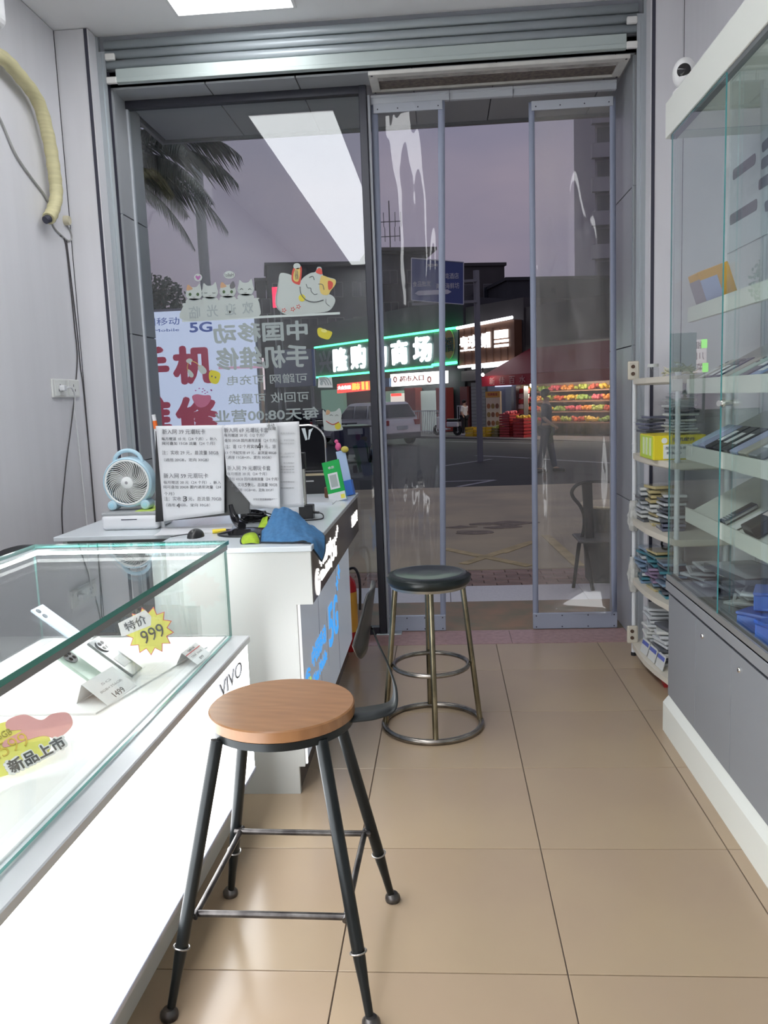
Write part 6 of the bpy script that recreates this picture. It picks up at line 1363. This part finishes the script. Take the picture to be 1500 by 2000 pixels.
for k in range(2600):
    v_ = Vector((rn.gauss(0, 1), rn.gauss(0, 1), rn.gauss(0, 1))).normalized()*rn.random()**.4; c0 = Vector((v_.x*1.9-.7, v_.y*1.4, zc-.6+v_.z*1.5)); a_ = Vector((rn.uniform(-1, 1), rn.uniform(-1, 1), rn.uniform(-1, 1))).normalized()*.11; b_ = a_.orthogonal().normalized()*.06
    q.bm.faces.new([q.bm.verts.new(c0+w_) for w_ in (a_, b_, -a_, -b_)])
cr_ = q.build('leaves', M('tree_green', (.035, .055, .04), .7), tr_, recalc=False); cr_['kind'] = 'stuff'

# ------------------------------------------------------------------ vehicles
tyre = M('tyre', (.015, .015, .016), .8); rim = M('wheel_rim', (.35, .36, .38), .3, .7); carglass = M('car_glass', (.02, .025, .03), .06, spec=.8)
def car(loc, rz, paint, label, L=4.3, Wd=1.75, H=1.62, plate=True):
    t = thing('parked_car', label, 'car', loc, rz)
    lower = [(-L/2, .30), (L/2-.1, .28), (L/2, .55), (L/2-.05, .88), (L/2-.95, 1.0), (-L/2+.08, 1.02), (-L/2, .75)]
    cabin = [(L/2-1.0, .98), (L/2-1.75, H-.04), (L/2-2.2, H), (-L/2+.55, H), (-L/2+.10, 1.0)]
    mY_ = Matrix(((1, 0, 0, 0), (0, 0, -1, 0), (0, 1, 0, 0), (0, 0, 0, 1)))
    q = B(); q.prism(lower, Wd, mY_ @ Matrix.Translation((0, 0, -Wd/2))); bmesh.ops.bevel(q.bm, geom=q.bm.edges[:], offset=.07, segments=3, affect='EDGES'); [setattr(f_, 'smooth', True) for f_ in q.bm.faces]; q.build('body', paint, t)
    q = B(); vs = []
    for s, w in ((-1, 1), (1, 1)):
        vs.append([q.bm.verts.new((x, s*(Wd/2-.04 if z < 1.2 else Wd/2-.20), z)) for x, z in cabin])
    n = len(cabin); q.bm.faces.new(vs[0]); q.bm.faces.new(list(reversed(vs[1])))
    for i in range(n): q.bm.faces.new((vs[0][i], vs[1][i], vs[1][(i+1) % n], vs[0][(i+1) % n]))
    bmesh.ops.recalc_face_normals(q.bm, faces=q.bm.faces); bmesh.ops.bevel(q.bm, geom=q.bm.edges[:], offset=.05, segments=2, affect='EDGES'); q.build('cabin', paint, t)
    def gl(pts, name): q = B(); q.bm.faces.new([q.bm.verts.new(p_) for p_ in pts]); solid(q.build(name, carglass, t), .012)
    for s in (-1, 1):
        y0, y1 = s*(Wd/2-.03), s*(Wd/2-.175)
        for xa, xb, xc, xd in ((L/2-1.25, L/2-1.80, L/2-2.25, L/2-2.30), (L/2-2.38, L/2-2.33, -L/2+1.25, -L/2+1.15), (-L/2+1.05, -L/2+1.15, -L/2+.65, -L/2+.38)): gl([(xa, y0, 1.06), (xb, y1, H-.12), (xc, y1, H-.12), (xd, y0, 1.06)], 'side_window')
    gl([(L/2-1.02, -Wd/2+.15, 1.03), (L/2-1.02, Wd/2-.15, 1.03), (L/2-1.68, Wd/2-.26, H-.08), (L/2-1.68, -Wd/2+.26, H-.08)], 'windscreen'); gl([(-L/2+.13, -Wd/2+.15, 1.08), (-L/2+.13, Wd/2-.15, 1.08), (-L/2+.45, Wd/2-.26, H-.10), (-L/2+.45, -Wd/2+.26, H-.10)], 'rear_window')
    for x in (-L/2+.8, L/2-.85):
        for s in (-1, 1):
            q = B(); q.lathe([(0, 0), (.27, 0), (.32, .03), (.32, .17), (.27, .2), (0, .2)], n=24, mat=Matrix.Translation((x, s*Wd/2-.1+(-.08 if s > 0 else .08), .32)) @ Matrix.Rotation(PI/2, 4, 'X') @ Matrix.Translation((0, 0, -.1))); w_ = q.build('wheel', tyre, t)
            q = B(); q.lathe([(0, 0), (.2, 0), (.2, .02), (0, .03)], n=20, mat=Matrix.Translation((x, s*(Wd/2+.0), .32)) @ Matrix.Rotation(-s*PI/2, 4, 'X')); q.build('rim', rim, w_)
    for s in (-1, 1):
        q = B(); q.box(-L/2-.02, -L/2+.12, s*(Wd/2-.18)-.12, s*(Wd/2-.18)+.12, .78, .98, .02, 1); q.build('tail_light', M('tail_red', (.35, .03, .03), .2), t); q = B(); q.box(L/2-.2, L/2-.01, s*(Wd/2-.25)-.18, s*(Wd/2-.25)+.18, .70, .86, .02, 1); q.build('headlight', M('headlight', (.6, .62, .65), .1), t)
    q = B(); q.box(-L/2-.03, -L/2, -.24, .24, .62, .76); q.build('number_plate', M('plate_pale', (.50, .56, .58), .5), t)
    q = B(); q.box(-L/2-.05, -L/2+.15, -Wd/2+.05, Wd/2-.05, .28, .5, .04, 2); q.build('bumper', M('bumper_grey', (.12, .12, .13), .6), t)
    return t
silver = M('car_silver', (.74, .75, .75), .25, .3); g0 = aG(724, 868)
car(g0, 2.25, silver, 'silver-white car parked across the road behind the window post', 4.4, 1.8, 1.66)
g0 = aG(560, 868); car(g0, 2.6, M('car_dark', (.02, .022, .026), .2, .2), 'dark car behind the mirrored opening-time lettering', 4.4, 1.8, 1.5)
# dark blue cargo tricycle
g0 = aG(690, 903); ct = thing('cargo_tricycle', 'dark blue cargo tricycle with a pale plate in front of the silver car', 'tricycle', g0, .25); nav = M('trike_blue', (.02, .025, .075), .4)
q = B(); q.box(-.42, .42, -.6, .6, .42, .98, .03, 2); q.build('cargo_box', nav, ct); q = B(); q.box(-.44, .44, -.62, .62, .95, 1.0, .01, 1); q.build('box_rim', dk, ct); q = B(); q.box(-.20, .20, -.625, -.61, .78, .93); q.build('plate', M('plate_grey', (.34, .37, .40), .5), ct)
for x, y in ((-.42, -.25), (.42, -.25), (0, 1.35)): q = B(); q.lathe([(.18, -.04), (.25, -.03), (.25, .03), (.18, .04), (.18, -.04)], n=20, mat=Matrix.Translation((x, y, .25)) @ Matrix.Rotation(PI/2, 4, 'Y')); w_ = q.build('wheel', tyre, ct); q = B(); q.cyl((x-.03, y, .25), (x+.03, y, .25), .18, n=14); q.build('hub', rim, w_)
q = B(); q.tube([(0, 1.35, .25), (0, 1.2, .9), (0, 1.1, 1.02)], .03, 8); q.tube([(-.3, 1.05, 1.02), (.3, 1.05, 1.02)], .018, 8); q.box(-.1, .1, .6, 1.1, .4, .5); q.build('steering_frame', dk, ct); q = B(); q.box(-.2, .2, .62, .9, .62, .72, .03, 2); q.build('saddle', dk, ct)
# moped
g0 = aY(874, 847, 37.6); g0.z = GZ; mp_ = thing('moped', 'white and black moped parked by the street railing', 'moped', g0, 2.4)
for x in (-.6, .6): q = B(); q.lathe([(.14, -.05), (.24, -.04), (.24, .04), (.14, .05), (.14, -.05)], n=20, mat=Matrix.Translation((x, 0, .24)) @ Matrix.Rotation(PI/2, 4, 'X')); q.build('wheel', tyre, mp_)
q = B(); q.box(-.75, -.05, -.14, .14, .38, .62, .05, 2); q.box(-.1, .45, -.14, .14, .24, .32, .03, 1); q.box(.38, .52, -.17, .17, .26, .85, .05, 2); q.build('body', M('moped_white', (.6, .6, .62), .3), mp_); q = B(); q.box(-.75, -.05, -.13, .13, .62, .74, .04, 2); q.build('seat', dk, mp_); q = B(); q.tube([(.6, 0, .24), (.45, 0, .85), (.42, 0, 1.0)], .03, 8); q.tube([(.40, -.32, 1.02), (.42, 0, 1.0), (.40, .32, 1.02)], .018, 8); q.build('handlebar', dk, mp_)

# ------------------------------------------------------------------ people
skin = M('skin', (.42, .26, .18), .6); hair = M('hair', (.012, .010, .010), .6)
def skinned(name, V, Ed, R, mat, parent, sub=2, root=0):
    me = bpy.data.meshes.new(name); me.from_pydata([Vector(v) for v in V], Ed, []); o = link(name, me, mat, parent)
    md = o.modifiers.new('skin', 'SKIN'); md.use_smooth_shade = True
    for i, r in enumerate(R): me.skin_vertices[0].data[i].radius = (r, r) if not isinstance(r, tuple) else r
    me.skin_vertices[0].data[root].use_root = True
    sb = o.modifiers.new('sub', 'SUBSURF'); sb.levels = sb.render_levels = sub
    return o
def person(loc, rz, shirt, trousers, label, armL, armR, stride=.06, shoes=None, Hs=1.):
    t = thing('person', label, 'person', loc, rz); k = Hs
    V = [(0, 0, .95), (0, 0, 1.10), (0, -.01, 1.30), (0, 0, 1.42), (0, .0, 1.50), (0, -.02, 1.60),
         (.095, 0, .90), (.10, -stride*.5, .50), (.10, -stride, .08), (.10, -stride-.13, .035), (-.095, 0, .90), (-.10, stride*.5-.02, .50), (-.10, stride, .08), (-.10, stride-.13, .035),
         (.17, 0, 1.40), armR[0], armR[1], armR[2], (-.17, 0, 1.40), armL[0], armL[1], armL[2]]
    V = [tuple(c*k for c in v) for v in V]
    Ed = [(0, 1), (1, 2), (2, 3), (3, 4), (4, 5), (0, 6), (6, 7), (7, 8), (8, 9), (0, 10), (10, 11), (11, 12), (12, 13), (3, 14), (14, 15), (15, 16), (16, 17), (3, 18), (18, 19), (19, 20), (20, 21)]
    R = [(.13, .10), (.125, .09), (.15, .10), (.10, .075), .05, (.072, .09), .085, .055, .04, .035, .085, .055, .04, .035, .055, .042, .032, .028, .055, .042, .032, .028]
    skinned('body', V, Ed, R, skin, t)
    def sub_(idx, grow, name, m, root):
        mp2 = {a: i for i, a in enumerate(idx)}; e = [(mp2[a], mp2[b_]) for a, b_ in Ed if a in mp2 and b_ in mp2]
        skinned(name, [V[a] for a in idx], e, [tuple((c+grow) for c in (R[a] if isinstance(R[a], tuple) else (R[a], R[a]))) for a in idx], m, t, 2, mp2[root])
    sub_([0, 1, 2, 3, 14, 15, 18, 19], .022, 'shirt', shirt, 1); sub_([0, 6, 7, 8, 10, 11, 12], .022, 'trousers', trousers, 0)
    q = B(); q.ball((0, .01, 1.655*k), .1*k, (.92, 1.12, 1.05), 16); bmesh.ops.bisect_plane(q.bm, geom=q.bm.verts[:]+q.bm.edges[:]+q.bm.faces[:], plane_co=(0, -.02, 1.635*k), plane_no=(0, -.75, -.7), clear_outer=True); q.build('hair', hair, t)
    q = B(); q.ball((0, -.118*k, 1.60*k), .018, (.8, 1, 1.2), 8); q.build('nose', skin, t)
    for s in (-1, 1):
        q = B(); q.ball((s*.032, -.105*k, 1.63*k), .011, (1.2, .6, .8), 8); q.build('eye', hair, t)
        q = B(); q.box(s*.10-.05, s*.10+.05, (-stride if s > 0 else stride)-.20, (-stride if s > 0 else stride)+.06, 0, .08, .025, 2); q.build('shoe', shoes or dk, t)
    return t
wsh = M('shirt_white', (.70, .70, .70), .8); bt = M('trousers_black', (.015, .015, .018), .8); nv = M('work_navy', (.02, .03, .075), .85)
pw = aY(908, 848, 37.); pw.z = GZ
person(pw, .9, wsh, bt, 'person in white shirt and black trousers standing on the far kerb', [(-.21, .03, 1.15), (-.20, -.08, .95), (-.19, -.12, .87)], [(.21, .03, 1.15), (.20, -.06, .93), (.19, -.10, .85)], .05, M('shoe_white', (.6, .6, .6), .6), .90)
person(aG(1068, 922), 1.3, nv, nv, 'person in dark blue clothes walking behind the dusty strip curtain', [(-.22, .02, 1.15), (-.22, -.16, 1.0), (-.22, -.28, .93)], [(.22, .04, 1.15), (.21, -.10, .95), (.20, -.18, .88)], .16, None, .97)
person(aG(517, 884), .2, M('shirt_pale', (.45, .48, .42), .8), bt, 'person in a pale top standing by the dark car', [(-.21, .0, 1.15), (-.20, -.05, .93), (-.19, -.09, .85)], [(.21, .0, 1.15), (.20, -.05, .93), (.19, -.09, .85)], .04, None, .95)

# ------------------------------------------------------------------ chair and drum table on the porch
f1, f2 = aZ(1120, 1148, -.012), aZ(1158, 1153, -.012); pch = M('porch_black', (.018, .02, .022), .35, .4)
oc = thing('porch_chair', 'black metal chair with curved back rail outside the doorway', 'chair', (1.17, 6.16, -.012))
def oP(u, v, Y): p_ = aY(u, v, Y); return p_-Vector((1.17, 6.16, -.012))
a = oP(1120, 1148, f1.y); a.z = 0; c_ = oP(1158, 1153, f2.y); c_.z = 0
b1_, b2_ = oP(1131, 1062, 6.24), oP(1142, 1056, 6.12)
q = B(); q.tube([a, b1_], [.014, .016], 10); q.build('leg', pch, oc); q = B(); q.tube([c_, b2_], [.016, .016], 10); q.build('leg', pch, oc)
for x, y in ((.24, -.06), (.22, .18)): q = B(); q.tube([(x+.04, y, 0), (x, y, .40)], .015, 10); q.build('leg', pch, oc)
q = B(); q.tube(smoothpts([b1_, oP(1139, 1040, 6.22), oP(1141, 1010, 6.2), oP(1133, 988, 6.18), oP(1120, 972, 6.17), oP(1117, 960, 6.17), oP(1127, 947, 6.17), oP(1146, 941, 6.18), oP(1170, 940, 6.2), oP(1200, 942, 6.24), oP(1222, 955, 6.28)], 6), .0135, 10); q.build('back_rail', pch, oc)
sp = [oP(u, v, Y) for u, v, Y in ((1136, 944, 6.19), (1156, 942, 6.20), (1160, 1050, 6.16), (1144, 1052, 6.14))]
q = B(); q.bm.faces.new([q.bm.verts.new(p_) for p_ in sp]); solid(q.build('back_splat', pch, oc), .008)
q = B(); q.box(-.20, .26, -.12, .24, .395, .415, .012, 2); q.build('seat', M('seat_worn', (.12, .115, .11), .45, nz=.5, ns=8), oc)
dt_ = thing('drum_table', 'black drum table with hammered gold top beside the porch chair', 'table', (1.30, 6.62, -.02))
q = B(); q.lathe([(0, 0), (.17, 0), (.19, .02), (.215, .60), (0, .60)], n=40); q.build('drum', M('drum_black', (.02, .022, .026), .4), dt_)
gm_ = M('hammered_gold', (.92, .80, .52), .3, .45, nz=.3, ns=60, bump=1.0); q = B(); q.lathe([(0, .612), (.20, .612), (.232, .622), (.236, .614), (.222, .60), (0, .60)], n=48); q.build('gold_top', gm_, dt_)
